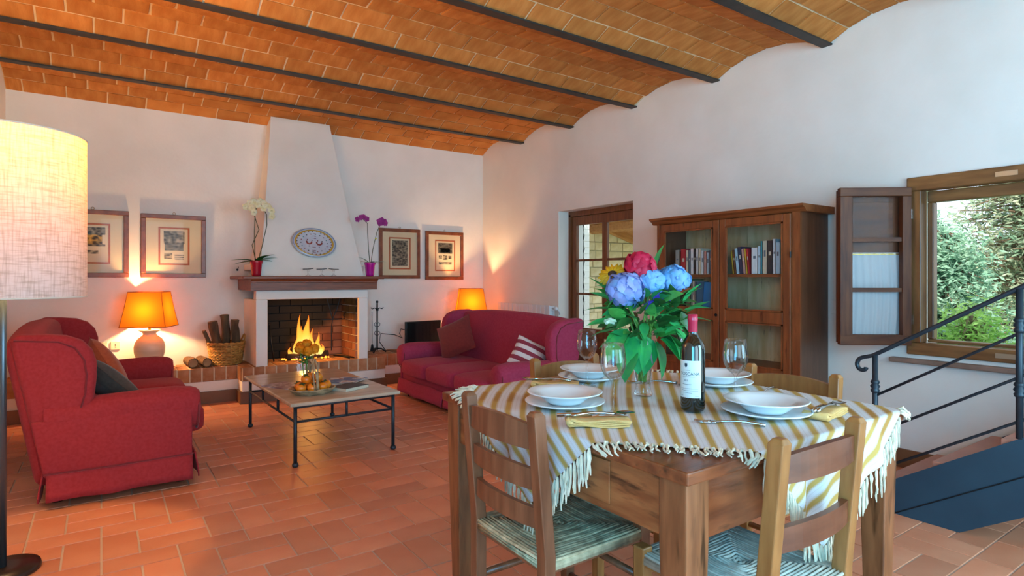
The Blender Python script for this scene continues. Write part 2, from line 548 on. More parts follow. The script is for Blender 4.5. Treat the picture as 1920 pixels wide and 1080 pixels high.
# ------------------------------------------------------------------ hearth bench, fireplace
HX0, HX1, HY, BY, HT = 1.106, 2.551, 6.085, 6.30, .345
fp = thing('fireplace', 'white plastered corner-to-corner fireplace with tapering hood and brick hearth bench', 'fireplace')
body = MB().box(XL + .001, HX0, BY + .02, YB - .001, .0, HT - .135).box(HX0, HX1, HY + .02, YB - .001, 0, HT - .135).box(HX1, XR - .001, BY + .02, YB - .001, 0, HT - .135)
body.build('bench_body', m_wall, fp)
sk = MB().box(XL + .001, HX0 - .02, BY, BY + .02, 0, .115).box(HX0 - .02, HX1 + .02, HY, HY + .02, 0, .115).box(HX1 + .02, XR - .001, BY, BY + .02, 0, .115)
sk.box(HX0 - .02, HX0, HY + .02, BY, 0, .115).box(HX1, HX1 + .02, HY + .02, BY, 0, .115)
sk.build('bench_skirting', m_skirt, fp)
mo = MB().box(XL + .001, HX0, BY + .008, YB - .001, HT - .13, HT - .004).box(HX0, HX1, HY + .008, YB - .001, HT - .13, HT - .004).box(HX1, XR - .001, BY + .008, YB - .001, HT - .13, HT - .004)
bmort = mo.build('brick_bed', m_hmortar, fp)
def row(x0, x1, y0, y1, n, name='brick', dz=.13):
    p = (x1 - x0) / n
    me = MB().cbox((0, 0, 0), (p - .011, y1 - y0 - .008, dz)).mesh(name, m_hbrick)
    for i in range(n):
        o = bpy.data.objects.new(name, me); COL.objects.link(o); o.parent = bmort
        o.location = (x0 + p * (i + .5), (y0 + y1) / 2 + rnd.uniform(-.003, .003), HT - dz / 2 + rnd.uniform(-.003, .002))
        d = o.modifiers.new('bevel', 'BEVEL'); d.width = .004; d.segments = 1
row(XL + .01, HX0 - .005, BY, BY + .25, 17)
row(XL + .01, HX0 - .005, BY + .25, YB, 14, 'tile', .03)
row(HX0 - .005, HX1 + .005, HY, HY + .25, 14)
row(HX0, HX1, HY + .25, HY + .5, 6, 'tile', .03)
row(HX1 + .005, XR - .01, BY, BY + .25, 15)
row(HX1 + .005, XR - .01, BY + .25, YB, 13, 'tile', .03)
for x in (HX0 + .0, HX1 - .0):   # returns of the hearth step
    MB().cbox((x, (HY + BY) / 2 + .02, HT - .065), (.02, BY - HY - .06, .128)).build('brick', m_hbrick, bmort)

# piers, lintel and hood
PX0, PX1, OX0, OX1, PY, OZ, LZ = 1.228, 2.356, 1.335, 2.256, 6.10, .993, 1.082
surround = MB()
surround.box(PX0, OX0, PY, YB - .001, HT - .01, OZ).box(OX1, PX1, PY, YB - .001, HT - .01, OZ).box(PX0, PX1, PY, PY + .12, OZ, LZ)
surround.box(PX0, PX1, PY + .12, YB - .001, OZ + .35, LZ + .2)
surround.build('surround', m_wall, fp, bevel=.008)
hood = MB()
prof = []
for i in range(9):
    t = i / 8
    e = t
    prof.append((1.262 + (1.466 - 1.262) * e ** .9, 2.345 + (2.079 - 2.345) * e ** .85, 6.14 + (6.55 - 6.14) * e, LZ + .08 + (2.93 - LZ - .08) * t))
for a, b in zip(prof, prof[1:]):
    hood.taper(a[0], a[1], a[2], YB - .001, a[3], b[0], b[1], b[2], YB - .001, b[3])
hood.build('hood', m_wall, fp)
mt = MB().box(1.091, 2.500, 5.99, YB - .001, 1.193, 1.222)
mo_ = mt.build('mantel_shelf', m_mantel, fp, bevel=.006)
MB().prism([(6.08, 1.082), (6.045, 1.082), (6.045, 1.155), (6.035, 1.16), (6.035, 1.17), (6.02, 1.178), (6.005, 1.193), (6.08, 1.193)], 'x', 1.17, 2.437).build('moulding', m_mantel, mo_)
for x0, x1 in ((1.17, 1.25), (2.357, 2.437)):
    MB().box(x0, x1, 6.08, YB - .001, 1.082, 1.193).build('moulding', m_mantel, mo_)
# brick firebox, black with soot towards the flue
m_soot = bpy.data.materials.new('sooty_brick')
m_soot.use_nodes = True
_n, _k = m_soot.node_tree.nodes, m_soot.node_tree.links
_b = _n['Principled BSDF']; _b.inputs['Roughness'].default_value = .9
_g = _n.new('ShaderNodeNewGeometry'); _sx = _n.new('ShaderNodeSeparateXYZ'); _k.new(_g.outputs['Position'], _sx.inputs[0])
_nz = _n.new('ShaderNodeTexNoise'); _nz.inputs['Scale'].default_value = 4; _k.new(_g.outputs['Position'], _nz.inputs['Vector'])
_m1 = _n.new('ShaderNodeMath'); _m1.operation = 'MULTIPLY_ADD'; _m1.inputs[1].default_value = -.75; _k.new(_sx.outputs['X'], _m1.inputs[0]); _k.new(_sx.outputs['Z'], _m1.inputs[2])
_m2 = _n.new('ShaderNodeMath'); _m2.operation = 'MULTIPLY_ADD'; _m2.inputs[1].default_value = .55; _k.new(_nz.outputs['Fac'], _m2.inputs[0]); _k.new(_m1.outputs[0], _m2.inputs[2])
_mr = _n.new('ShaderNodeMapRange'); _mr.inputs['From Min'].default_value = -.95; _mr.inputs['From Max'].default_value = -.5; _k.new(_m2.outputs[0], _mr.inputs[0])
_oi = _n.new('ShaderNodeObjectInfo')
_mx0 = _n.new('ShaderNodeMixRGB'); _mx0.inputs[1].default_value = lin('#8c4f36'); _mx0.inputs[2].default_value = lin('#b07a5e'); _k.new(_oi.outputs['Random'], _mx0.inputs[0])
_mx = _n.new('ShaderNodeMixRGB'); _mx.inputs[2].default_value = lin('#100e0d'); _k.new(_mr.outputs[0], _mx.inputs[0]); _k.new(_mx0.outputs[0], _mx.inputs[1]); _k.new(_mx.outputs[0], _b.inputs['Base Color'])
fbx = MB().box(OX0, OX1, 6.635, 6.68, HT, OZ + .35).build('firebox', m_soot, fp)
zc = HT
ci = 0
bk = {}
def fbrick(cx, cy, cz, dx, dy, dz):
    key = (round(dx, 3), round(dy, 3))
    if key not in bk:
        bk[key] = MB().cbox((0, 0, 0), (dx, dy, dz)).mesh('firebrick', m_soot)
    o = bpy.data.objects.new('firebrick', bk[key]); COL.objects.link(o); o.parent = fbx
    o.location = (cx, cy, cz)
while zc < OZ + .12:
    x = OX0 - (.115 if ci % 2 else 0)
    while x < OX1 - .01:
        x0, x1 = max(x, OX0), min(x + .23, OX1)
        if x1 - x0 > .02:
            fbrick((x0 + x1) / 2, 6.63 + rnd.uniform(-.003, .003), zc + .04, x1 - x0 - .01, .03, .07)
        x += .23
    y = PY + .05 - (.115 if ci % 2 else 0)
    while y < 6.61:
        y0, y1 = max(y, PY + .05), min(y + .23, 6.61)
        if y1 - y0 > .02:
            fbrick(OX0 + .006, (y0 + y1) / 2, zc + .04, .024, y1 - y0 - .01, .07)
            fbrick(OX1 - .006, (y0 + y1) / 2, zc + .04, .024, y1 - y0 - .01, .07)
        y += .23
    zc += .08
    ci += 1
# ------------------------------------------------------------------ sofas
def pillow(w, h, t, n=15):
    mb = MB()
    for sgn in (1, -1):
        def fn(u, v):
            a, b = 2 * u - 1, 2 * v - 1
            k = max(0, (1 - a ** 2) * (1 - b ** 2))
            pin = 1 - .06 * (1 - abs(a) ** 2) * abs(b) - .0
            pin2 = 1 - .06 * (1 - abs(b) ** 2) * abs(a)
            return (a * w / 2 * pin2, sgn * (t / 2 * k ** .42 + .0005), b * h / 2 * pin)
        mb.grid(fn, n, n)
    return mb

def softbox(x0, x1, y0, y1, z0, z1, e=.35, n=14, crown=0):
    """cushion with soft rounded edges: a superellipsoid block"""
    mb = MB()
    cx, cy, cz = (x0 + x1) / 2, (y0 + y1) / 2, (z0 + z1) / 2
    rx, ry, rz = (x1 - x0) / 2, (y1 - y0) / 2, (z1 - z0) / 2
    def sp(c, p):
        return math.copysign(abs(c) ** p, c)
    def fn(u, v):
        a = 2 * PI * u; b = -PI / 2 + PI * v
        cb_, sb_ = sp(math.cos(b), e), sp(math.sin(b), e)
        x, y, z = sp(math.cos(a), .22) * cb_, sp(math.sin(a), .22) * cb_, sb_
        return (cx + rx * x, cy + ry * y, cz + rz * z + (crown * (1 - x * x) * (1 - y * y) if z > 0 else 0))
    mb.grid(fn, 4 * n, n + 1, wrap=True)
    return mb

def make_sofa(label, L, loc, rz, m_sofa):
    """front = -y, back = +y, length along x"""
    t = thing('sofa', label, 'sofa', loc, rz, None)
    h = L / 2
    MB().box(-h + .04, h - .04, -.37, .28, .09, .31).build('base', m_sofa, t, bevel=.03, seg=3, smooth=True)
    # slipcover side and skirt panels
    def wavy(p0, p1, z0, z1, nrm, amp=.006):
        mb = MB()
        p0, p1, nrm = Vector(p0), Vector(p1), Vector(nrm)
        def fn(u, v):
            p = p0.lerp(p1, u)
            w = amp * math.sin(u * 19 + 3 * v) * (1 - v) + .018 * (1 - v)
            q = p + nrm * w
            return (q.x, q.y, z0 + (z1 - z0) * v + .004 * math.sin(u * 11))
        mb.grid(fn, 30, 5)
        return mb
    for a, b, nn in (((-h + .02, -.395, 0), (-.01, -.395, 0), (0, -1, 0)), ((.01, -.395, 0), (h - .02, -.395, 0), (0, -1, 0)),
                     ((-h + .015, .29, 0), (-h + .015, -.38, 0), (-1, 0, 0)), ((h - .015, -.38, 0), (h - .015, .29, 0), (1, 0, 0)),
                     ((h - .02, .305, 0), (-h + .02, .305, 0), (0, 1, 0))):
        wavy(a, b, .045, .19, nn).build('skirt', m_sofa, t, smooth=True, solid=.008)
    for s in (-1, 1):
        MB().prism([(-.38, .17), (.30, .17), (.355, .47), (-.38, .47)], 'x', s * (h - .05), s * (h - .013)).build('side_panel', m_sofa, t, bevel=.012, seg=3, smooth=True)
        MB().tube([(s * (h - .010), -.385, .19), (s * (h - .010), 0, .186), (s * (h - .010), .30, .19)], .005, 6).build('piping', m_pipe, t)
        # rolled arm, a little higher towards the back
        arm = MB()
        ra, rb = .092, .085
        ys = [-.425, -.41, -.38, -.30, -.15, 0, .15, .30]
        scl = [.80, .93, 1, 1, .99, .98, .98, .98]
        def fn(u, v):
            i = min(int(v * (len(ys) - 1) + 1e-6), len(ys) - 2); f = v * (len(ys) - 1) - i
            y = ys[i] + (ys[i + 1] - ys[i]) * f
            k = scl[i] + (scl[i + 1] - scl[i]) * f
            a = 2 * PI * u
            cx = s * (h - .115); cz = .455 + .03 * max(0, 1 - abs(y + .28) / .5) + .03 * v
            return (cx + k * ra * math.cos(a) + s * .012, y, cz + k * rb * math.sin(a) * (1 if math.sin(a) > 0 else 1.9))
        arm.grid(fn, 22, 15, wrap=True)
        nv = len(arm.v)
        arm.f.append(tuple(range(22)))
        ao = arm.build('arm', m_sofa, t, smooth=True)
        ring = [(s * (h - .103) + .083 * math.cos(a), -.412, .462 + .076 * math.sin(a) * (1 if math.sin(a) > 0 else 1.9)) for a in [2 * PI * k / 22 for k in range(22)]]
        MB().tube(ring, .005, 5, closed=True).build('piping', m_pipe, ao, smooth=True)
        # wing between arm and backrest
        wing = MB().prism([(.10, .50), (.085, .58), (.075, .68), (.075, .76), (.095, .83), (.14, .885), (.21, .915), (.30, .925), (.42, .93), (.44, .90), (.405, .70), (.33, .30), (.12, .40)], 'x',
                          s * (h - .145), s * (h - .03))
        wo = wing.build('wing', m_sofa, t, bevel=.045, seg=5, smooth=True, angle=1.0)
        MB().tube([(s * (h - .028), .15, .50), (s * (h - .028), .125, .60), (s * (h - .028), .12, .70), (s * (h - .028), .13, .78), (s * (h - .028), .17, .85), (s * (h - .03), .24, .885), (s * (h - .032), .42, .90)], .005, 6).build('piping', m_pipe, wo, smooth=True)
    # backrest: arched top, leaning back
    bp = []
    hb = h - .06
    n = 16
    for i in range(n + 1):
        u = -1 + 2 * i / n
        bp.append((u * hb, .93 + .035 * (1 - u * u) - .02 * abs(u) ** 6))
    poly = [(-hb, .12)] + bp + [(hb, .12)]
    M = Matrix.Translation((0, .235, .30)) @ Matrix.Rotation(-.17, 4, 'X') @ Matrix.Translation((0, 0, -.30))
    MB().prism(poly, 'y', -.03, .135, M).build('backrest', m_sofa, t, bevel=.055, seg=5, smooth=True, angle=.9)
    wdt = (L - .40) / 3
    for i in range(3):
        x0 = -L / 2 + .20 + wdt * i
        softbox(x0 + .003, x0 + wdt - .003, -.475, .24, .255, .425, crown=.015).build('seat_cushion', m_sofa, t, smooth=True)
    for x in (-h + .15, h - .15):
        for y in (-.33, .25):
            MB().lathe([(0, 0), (.026, 0), (.03, .02), (.024, .05), (.03, .09), (0, .09)], 12, (x, y, 0)).build('castor', m_black, t, smooth=True)
    return t
make_sofa('red slipcovered wing sofa in side view at left, beside the floor lamp', 1.80, (.055, 4.76, 0), PI / 2, m_sofa).scale.z = .98
make_sofa('wine red slipcovered wing sofa seen from the front, against the door wall', 1.98, (2.92, 4.70, 0), -PI / 2, m_sofa2).scale.z = .93

def cushion(name, label, w, t_, m, loc, rot):
    o = pillow(w, w * .96, t_).build(name, m, None, smooth=True, loc=loc, rot=rot)
    return tag(o, label, 'cushion')
cushion('cushion', 'rust orange square cushion leaning on the left sofa backrest', .40, .15, m_orangec, (.04, 4.62, .60), (-.5, .45, PI / 2 - .1))
cushion('cushion', 'dark grey cushion half hidden behind the near arm of the left sofa', .42, .15, m_greyc, (.045, 4.28, .56), (-.75, .22, PI / 2 + .15))
cushion('cushion', 'plain brick red cushion turned on its corner on the far sofa', .40, .14, m_redc, (2.93, 5.20, .60), (.42, .42, 2.2))
m_strc = mat('striped_cushion', '#d9c9c4', rough=.9)
_n, _k = m_strc.node_tree.nodes, m_strc.node_tree.links
_tc = _n.new('ShaderNodeTexCoord'); _wv = _n.new('ShaderNodeTexWave'); _wv.inputs['Scale'].default_value = 4.2; _wv.bands_direction = 'Z'
_k.new(_tc.outputs['Object'], _wv.inputs[0])
_rp = _n.new('ShaderNodeValToRGB'); _rp.color_ramp.interpolation = 'CONSTANT'
_rp.color_ramp.elements[0].color = lin('#8e3040'); _rp.color_ramp.elements[1].color = lin('#d8cac6'); _rp.color_ramp.elements[1].position = .5
_k.new(_wv.outputs['Fac'], _rp.inputs[0]); _k.new(_rp.outputs[0], _n['Principled BSDF'].inputs['Base Color'])
cushion('cushion', 'small red and white striped cushion on the far sofa', .30, .11, m_strc, (2.97, 4.02, .545), (.5, -.45, 2.5))

# ------------------------------------------------------------------ coffee table
ct = thing('coffee_table', 'low table with travertine top on thin dark iron legs', 'table', (1.335, 4.5, 0), .02)
m_trav = mat('travertine', '#b9a48c', '#cbb9a2', rough=.22, scale=3, stretch=(1, 5, 1), spots=('#9c8468', 8, (.6, .8)))
MB().box(-.375, .375, -.665, .665, .388, .412).build('tabletop', m_trav, ct, bevel=.008)
lx, ly = .335, .625
for x in (-lx, lx):
    for y in (-ly, ly):
        lg = MB().tube([(x, y, .012), (x, y, .388)], .012, 10).build('leg', m_ironblue, ct, smooth=True)
        MB().lathe([(0, 0), (.016, 0), (.021, .010), (.019, .022), (.012, .028), (0, .028)], 12, (x, y, 0)).build('foot', m_ironblue, lg, smooth=True)
for z, nm in ((.378, 'top_rail'), (.285, 'lower_rail')):
    for s in (-1, 1):
        MB().tube([(s * lx, -ly, z), (s * lx, ly, z)], .008, 8).build(nm, m_ironblue, ct, smooth=True)
        MB().tube([(-lx, s * ly, z), (lx, s * ly, z)], .008, 8).build(nm, m_ironblue, ct, smooth=True)
for s in (-1, 1):
    for y in (-.21, .21):
        MB().tube([(s * lx, y, .285), (s * lx, y, .378)], .009, 8).build('strut', m_ironblue, ct, smooth=True)
    MB().tube([(0, s * ly, .285), (0, s * ly, .378)], .009, 8).build('strut', m_ironblue, ct, smooth=True)

# glass vase with yellow flowers
cv = thing('vase', 'square clear glass vase holding yellow flowers on the low table', 'vase', (1.36, 4.88, .412))
def wallbox(w0, w1, h, th, base):
    mb = MB()
    mb.taper(-w0, w0, -w0, w0, 0, -w0, w0, -w0, w0, base)
    o0 = [(-w0, -w0), (w0, -w0), (w0, w0), (-w0, w0)]
    for (a, b), (c, d) in zip(o0, o0[1:] + o0[:1]):
        k = w1 / w0
        mb.add([(a, b, base), (c, d, base), (c * k, d * k, h), (a * k, b * k, h)], [(0, 1, 2, 3)])
    return mb
wallbox(.052, .068, .15, .004, .012).build('glass', m_glass, cv)
bq = thing('yellow_bouquet', 'small bunch of yellow roses with dark green leaves on the low table', 'flowers', (1.36, 4.88, .43))
m_yel = mat('yellow_petal', '#ffb81c', '#ffcf3c', rough=.6, scale=20, rnd_amt=.15)
glow_through(m_yel, .6)
def petal_flower(mb, c, r, seed, face=(0, -1, .1), n=5, w=.55):
    R_ = random.Random(seed)
    F = Vector(face).normalized(); U = F.orthogonal().normalized(); V = F.cross(U)
    for k in range(n):
        a = 2 * PI * k / n + R_.uniform(-.1, .1) + seed
        d = U * math.cos(a) + V * math.sin(a); s_ = F.cross(d)
        def fn(u, v):
            q = (u - .5) * 2
            wd = r * w * math.sin(PI * (v * .85 + .12)) ** .7
            return tuple(Vector(c) + d * r * v + s_ * q * wd + F * (.18 * r * math.sin(PI * v) - .12 * r * q * q))
        mb.grid(fn, 4, 4)
    mb.ball(Vector(c) + F * r * .12, r * .18, 6, 5)
def ball_bloom(o, c, r, n, pr, seed, flat=.9):
    R_ = random.Random(seed)
    for k in range(n):
        z = 1 - 1.75 * (k + .5) / n; a = k * 2.39996 + seed
        s_ = math.sqrt(max(0, 1 - z * z))
        d = Vector((s_ * math.cos(a), s_ * math.sin(a), z * flat))
        petal_flower(o, c + d * r * R_.uniform(.8, 1.0), r * pr, k * 1.3 + seed, d + Vector((R_.uniform(-.3, .3), R_.uniform(-.3, .3), R_.uniform(-.1, .3))), 4, .72)
def rose(mb, c, r, n=4, seed=0, up=.5):
    R_ = random.Random(seed)
    for k in range(n):
        m_ = 3 + k
        for j in range(m_):
            a = 2 * PI * j / m_ + R_.uniform(-.2, .2) + k
            rr = r * (.2 + .8 * k / (n - 1))
            tilt = .12 + .62 * k / (n - 1)
            w = rr * .85 + .25 * r
            d = Vector((math.cos(a), math.sin(a), 0)); s_ = Vector((-math.sin(a), math.cos(a), 0))
            b0 = Vector(c) + d * rr * .25 - Vector((0, 0, r * .35))
            def fn(u, v):
                q = (u - .5) * 2
                p = b0 + s_ * q * w * (.55 + .45 * math.sin(PI * min(1, v * .8 + .15))) + d * (rr * .75 * v * math.sin(tilt) + .12 * r * v ** 3 * 2 - .18 * r * q * q) + Vector((0, 0, r * (1.15 * v * math.cos(tilt * .8)) - .15 * r * q * q * v))
                return tuple(p)
            mb.grid(fn, 5, 5)
    return mb
for i, (x, y, z, r) in enumerate(((-.055, -.03, .205, .048), (.015, .03, .235, .05), (.06, -.03, .20, .048), (.0, -.055, .185, .046), (-.03, .05, .22, .046))):
    mb = MB(); ball_bloom(mb, Vector((x, y, z)), r * .72, 16, .75, i); mb.build('rose', m_yel, bq, smooth=True)
    MB().tube([(x * .4, y * .4, -.002), (x * .6, y * .6, .09), (x, y, z - .015)], .003, 6).build('stem', m_stem, bq, smooth=True)
def leaf_mesh(L_, w, curl=.15, fold=.12):
    mb = MB()
    def fn(u, v):
        q = (u - .5) * 2
        wd = w * (math.sin(PI * min(1, v ** .8)) ** .9)
        return (q * wd, L_ * v, fold * abs(q) * wd - curl * L_ * v * v)
    mb.grid(fn, 5, 8)
    return mb
for i in range(12):
    a = i * 2.4
    lf = leaf_mesh(.075, .026).build('leaf', m_green, bq, smooth=True, loc=(.02 * math.cos(a), .02 * math.sin(a), .07 + .008 * i), rot=(.6 - .03 * i, 0, a))

# basket with persimmons
m_twig = mat('bare_twig', '#8b7355', '#b8a27e', rough=.7, scale=25, stretch=(1, 1, 1))
bk_ = thing('twig_basket', 'shallow twig basket with tall woven handle, holding persimmons', 'basket', (1.19, 4.11, .412))
for k in range(5):
    r = .10 + .009 * k
    MB().tube([(r * 1.12 * math.cos(a) , r * .92 * math.sin(a), .008 + .007 * k + .003 * math.sin(7 * a + k)) for a in [2 * PI * j / 30 for j in range(30)]], .006, 6, closed=True).build('rim_twig', m_twig, bk_, smooth=True)
MB().lathe([(0, .003), (.105, .003), (.11, .009), (0, .009)], 24, sx=1.1, sy=.9).build('base', m_twig, bk_)
for d in (-.009, .0, .009):
    pts = []
    for i in range(25):
        a = PI * i / 24
        pts.append((d * 1.5 + .004 * math.sin(5 * a + d * 300), .105 * math.cos(a) * (1 - .35 * math.sin(a)) , .025 + .205 * math.sin(a) ** .8 + d * .3))
    MB().tube(pts, .0065, 6).build('handle', m_twig, bk_, smooth=True)
m_pers = mat('persimmon', '#ea7c14', '#f5962a', rough=.25, scale=6, coat=.3)
m_cal = mat('calyx', '#4b5a26', '#3a4420', rough=.7, scale=20)
pp = None
spots = [(-.085, -.035, .046, .3), (-.02, -.068, .046, 1), (.05, -.058, .046, 2), (.092, -.005, .046, .8), (-.075, .042, .046, 4), (.0, .052, .046, 5), (.068, .055, .046, 3),
         (-.045, -.015, .101, 2.2), (.035, .0, .103, .2), (.0, .068, .098, 1.1)]
for i, (x, y, z, a) in enumerate(spots):
    if pp is None:
        pp = thing('persimmon', 'ripe orange persimmon heaped in the twig basket', 'fruit', group='persimmons in the twig basket')
        MB().ball((0, 0, 0), (.036, .036, .031), 18, 12).build('skin', m_pers, pp, smooth=True)
        ca = MB()
        for k in range(4):
            M = Matrix.Rotation(k * PI / 2, 4, 'Z')
            ca.grid(lambda u, v: ((u - .5) * .022 * (1 - v * .7), v * .024, .031 - .006 * v * v + .004 * v), 4, 4, M)
        ca.tube([(0, 0, .028), (0, 0, .04)], .003, 6)
        ca.build('calyx', m_cal, pp, smooth=True)
        o = pp
    else:
        o = copy_tree(pp)
    o['label'] = 'ripe orange persimmon in the lower layer of the twig basket' if i < 7 else ('persimmon on top of the heap, left of the basket handle', 'persimmon on top of the heap, right of the basket handle', 'rearmost persimmon on top of the heap in the twig basket')[i - 7]
    o.location = (1.19 + x, 4.11 + y, .412 + z + .004)
    o.rotation_euler = (rnd.uniform(-.5, .6), rnd.uniform(-.5, .5), a)

def magazine(name, label, loc, rz, w, h, t_, m_top, cat='magazine'):
    o = thing(name, label, cat, loc, rz)
    MB().box(-w / 2 + .002, w / 2 - .002, -h / 2 + .002, h / 2 - .002, .0005, t_ - .0006).build('pages', m_paper, o)
    MB().box(-w / 2, w / 2, -h / 2, h / 2, t_ - .0006, t_).box(-w / 2, w / 2, -h / 2, h / 2, 0, .0005).box(-w / 2, -w / 2 + .002, -h / 2, h / 2, 0, t_).build('cover', m_top, o)
    return o
m_mag1 = mat('photo_print', '#8a6a70', '#d8cfd0', rough=.3, scale=14, contrast=(.4, .6), spots=('#4a3038', 18, (.55, .65)))
m_mag2 = mat('blue_print', '#3f74ad', '#dfe3e6', rough=.3, scale=9, contrast=(.52, .56), spots=('#a4727a', 12, (.58, .62)))
m_mag3 = mat('pale_print', '#cfcfd2', '#9a8790', rough=.3, scale=12, contrast=(.5, .62))
m_nb = mat('black_notebook', '#1d222b', rough=.45)
magazine('magazine', 'glossy magazine with pink photo cover lying left of the fruit basket', (1.11, 4.5, .412), .5, .21, .28, .006, m_mag1)
magazine('magazine', 'open pale magazine lying at the far right of the low table', (1.50, 4.42, .412), -.5, .22, .30, .008, m_mag3)
magazine('magazine', 'blue and white magazine lying on top of the pale one', (1.53, 4.40, .4205), -.85, .21, .28, .006, m_mag2)
magazine('notebook', 'black notebook with white page edges right of the fruit basket', (1.455, 4.13, .412), -1.15, .17, .22, .022, m_nb, 'notebook')

# ------------------------------------------------------------------ table lamps
m_shade_o = shade_mat('orange_shade', (.60, .22, .02), (1, .26, .008), mixf=.06)
m_trim = mat('shade_trim', '#8a4a16', rough=.8)
def table_lamp(label, loc, rz, power):
    t = thing('table_lamp', label, 'lamp', loc, 0)
    MB().lathe([(0, 0), (.062, 0), (.068, .012), (.075, .03), (.105, .09), (.126, .16), (.129, .21), (.120, .255), (.098, .29), (.068, .315), (.055, .33), (.058, .345), (.08, .36), (.092, .368), (.09, .374), (.05, .374), (0, .372)], 32).build('base', m_ceramic, t, smooth=True)
    MB().tube([(0, 0, .37), (0, 0, .47)], .012, 10).lathe([(0, .47), (.02, .47), (.02, .50), (0, .50)], 12).build('socket', m_brass, t, smooth=True)
    M = Matrix.Rotation(rz, 4, 'Z')
    z0, z1 = .405, .728
    a0, b0, a1, b1 = .195, .155, .142, .108
    c0 = [(-a0, -b0), (a0, -b0), (a0, b0), (-a0, b0)]; c1 = [(-a1, -b1), (a1, -b1), (a1, b1), (-a1, b1)]
    mb = MB()
    for i in range(4):
        j = (i + 1) % 4
        def fn(u, v):
            p = (c0[i][0] * (1 - u) + c0[j][0] * u, c0[i][1] * (1 - u) + c0[j][1] * u)
            q = (c1[i][0] * (1 - u) + c1[j][0] * u, c1[i][1] * (1 - u) + c1[j][1] * u)
            w = v + .05 * math.sin(PI * v)
            return (p[0] * (1 - w) + q[0] * w, p[1] * (1 - w) + q[1] * w, z0 + (z1 - z0) * v)
        mb.grid(fn, 2, 8, M)
    sh = mb.build('lamp_shade', m_shade_o, t)
    tr = MB()
    for cc, z in ((c0, z0), (c1, z1)):
        for i in range(4):
            j = (i + 1) % 4
            tr.tube([(*cc[i], z), (*cc[j], z)], .0035, 5, M=M)
    for i in range(4):
        tr.tube([(c0[i][0] * (1 - w) + c1[i][0] * w, c0[i][1] * (1 - w) + c1[i][1] * w, z0 + (z1 - z0) * v) for v, w in [(k / 6, k / 6 + .05 * math.sin(PI * k / 6)) for k in range(7)]], .0025, 5, M=M)
    tr.build('shade_trim', m_trim, sh)
    MB().ball((0, 0, .492), (.016, .016, .02), 12, 8).build('bulb', mat('bulb_glow', (1, .62, .25), emit=6), t, smooth=True)
    lt = light('bulb_light', 'POINT', (0, 0, .545), power, (1, .60, .27), shadow_soft_size=.03)
    lt.parent = t
    return t
table_lamp('lit table lamp with orange shade and round ceramic base left of the fireplace', (.372, 6.49, HT), -.44, 40)
table_lamp('lit table lamp with orange shade peeking out behind the wine red sofa', (3.80, 6.36, HT), -.44, 40)

# ------------------------------------------------------------------ floor lamp
fl = thing('floor_lamp', 'tall floor lamp with large cream linen drum shade and dark round base', 'lamp', (-.33, 3.16, 0))
MB().lathe([(0, 0), (.124, 0), (.126, .006), (.122, .022), (.05, .026), (0, .026)], 40).build('base', mat('lamp_base', '#2a211c', rough=.3), fl, smooth=True)
MB().tube([(0, 0, .024), (0, 0, 1.63)], .013, 14).build('pole', mat('lamp_pole', '#5b6670', rough=.3, metal=.8), fl, smooth=True)
m_linen = shade_mat('linen_shade', '#c6c9cc', '#f2b050', weave=.6, mixf=.11)
MB().grid(lambda u, v: (.28 * math.cos(2 * PI * u), .28 * math.sin(2 * PI * u), 1.122 + .668 * v), 64, 4, wrap=True).build('lamp_shade', m_linen, fl, smooth=True)
m_ring = mat('shade_ring_white', '#d9d2c2', rough=.7)
for z in (1.123, 1.789):
    MB().tube([(.28 * math.cos(2 * PI * k / 64), .28 * math.sin(2 * PI * k / 64), z) for k in range(64)], .0035, 5, closed=True).build('shade_ring', m_ring, fl, smooth=True)
for k in range(3):
    a = 2 * PI * k / 3
    MB().tube([(0, 0, 1.62), (.28 * math.cos(a), .28 * math.sin(a), 1.785)], .002, 5).build('shade_spoke', m_ring, fl)
MB().ball((0, 0, 1.665), (.03, .03, .04), 12, 8).build('bulb', MATS['bulb_glow'], fl, smooth=True)
lt = light('bulb_light', 'POINT', (0, 0, 1.74), 75, (1, .60, .24), shadow_soft_size=.04)
lt.parent = fl

# ------------------------------------------------------------------ pictures
m_frame = mat('picture_frame_wood', '#6a3318', '#864a24', rough=.35, scale=5, stretch=(3, 1, 3))
m_mount = mat('cream_mount', '#d2c19b', '#d9caa6', rough=.8, scale=3)
m_orange_line = mat('mount_line', '#b5623a', '#a8572f', rough=.8, scale=9)
m_sheet = mat('print_sheet', '#d5c5a2', rough=.8)
def engraving(name, seed, tint=None):
    m = bpy.data.materials.new(name); m.use_nodes = True
    N, K = m.node_tree.nodes, m.node_tree.links
    b = N['Principled BSDF']; b.inputs['Roughness'].default_value = .8
    tc = N.new('ShaderNodeTexCoord'); mp = N.new('ShaderNodeMapping'); mp.inputs['Location'].default_value = (seed, seed * 2.3, seed)
    mp.inputs['Scale'].default_value = (1, 1, 1.4)
    K.new(tc.outputs['Object'], mp.inputs[0])
    vo = N.new('ShaderNodeTexVoronoi'); vo.inputs['Scale'].default_value = 26; K.new(mp.outputs[0], vo.inputs['Vector'])
    nz = N.new('ShaderNodeTexNoise'); nz.inputs['Scale'].default_value = 38; nz.inputs['Detail'].default_value = 6; K.new(mp.outputs[0], nz.inputs['Vector'])
    ad = N.new('ShaderNodeMath'); ad.operation = 'MULTIPLY'; K.new(vo.outputs['Distance'], ad.inputs[0]); K.new(nz.outputs['Fac'], ad.inputs[1])
    rp = N.new('ShaderNodeValToRGB'); rp.color_ramp.elements[0].position = .12; rp.color_ramp.elements[1].position = .42
    rp.color_ramp.elements[0].color = lin('#37322a'); rp.color_ramp.elements[1].color = lin(tint or '#a3977c')
    K.new(ad.outputs[0], rp.inputs[0]); K.new(rp.outputs[0], b.inputs['Base Color'])
    return m
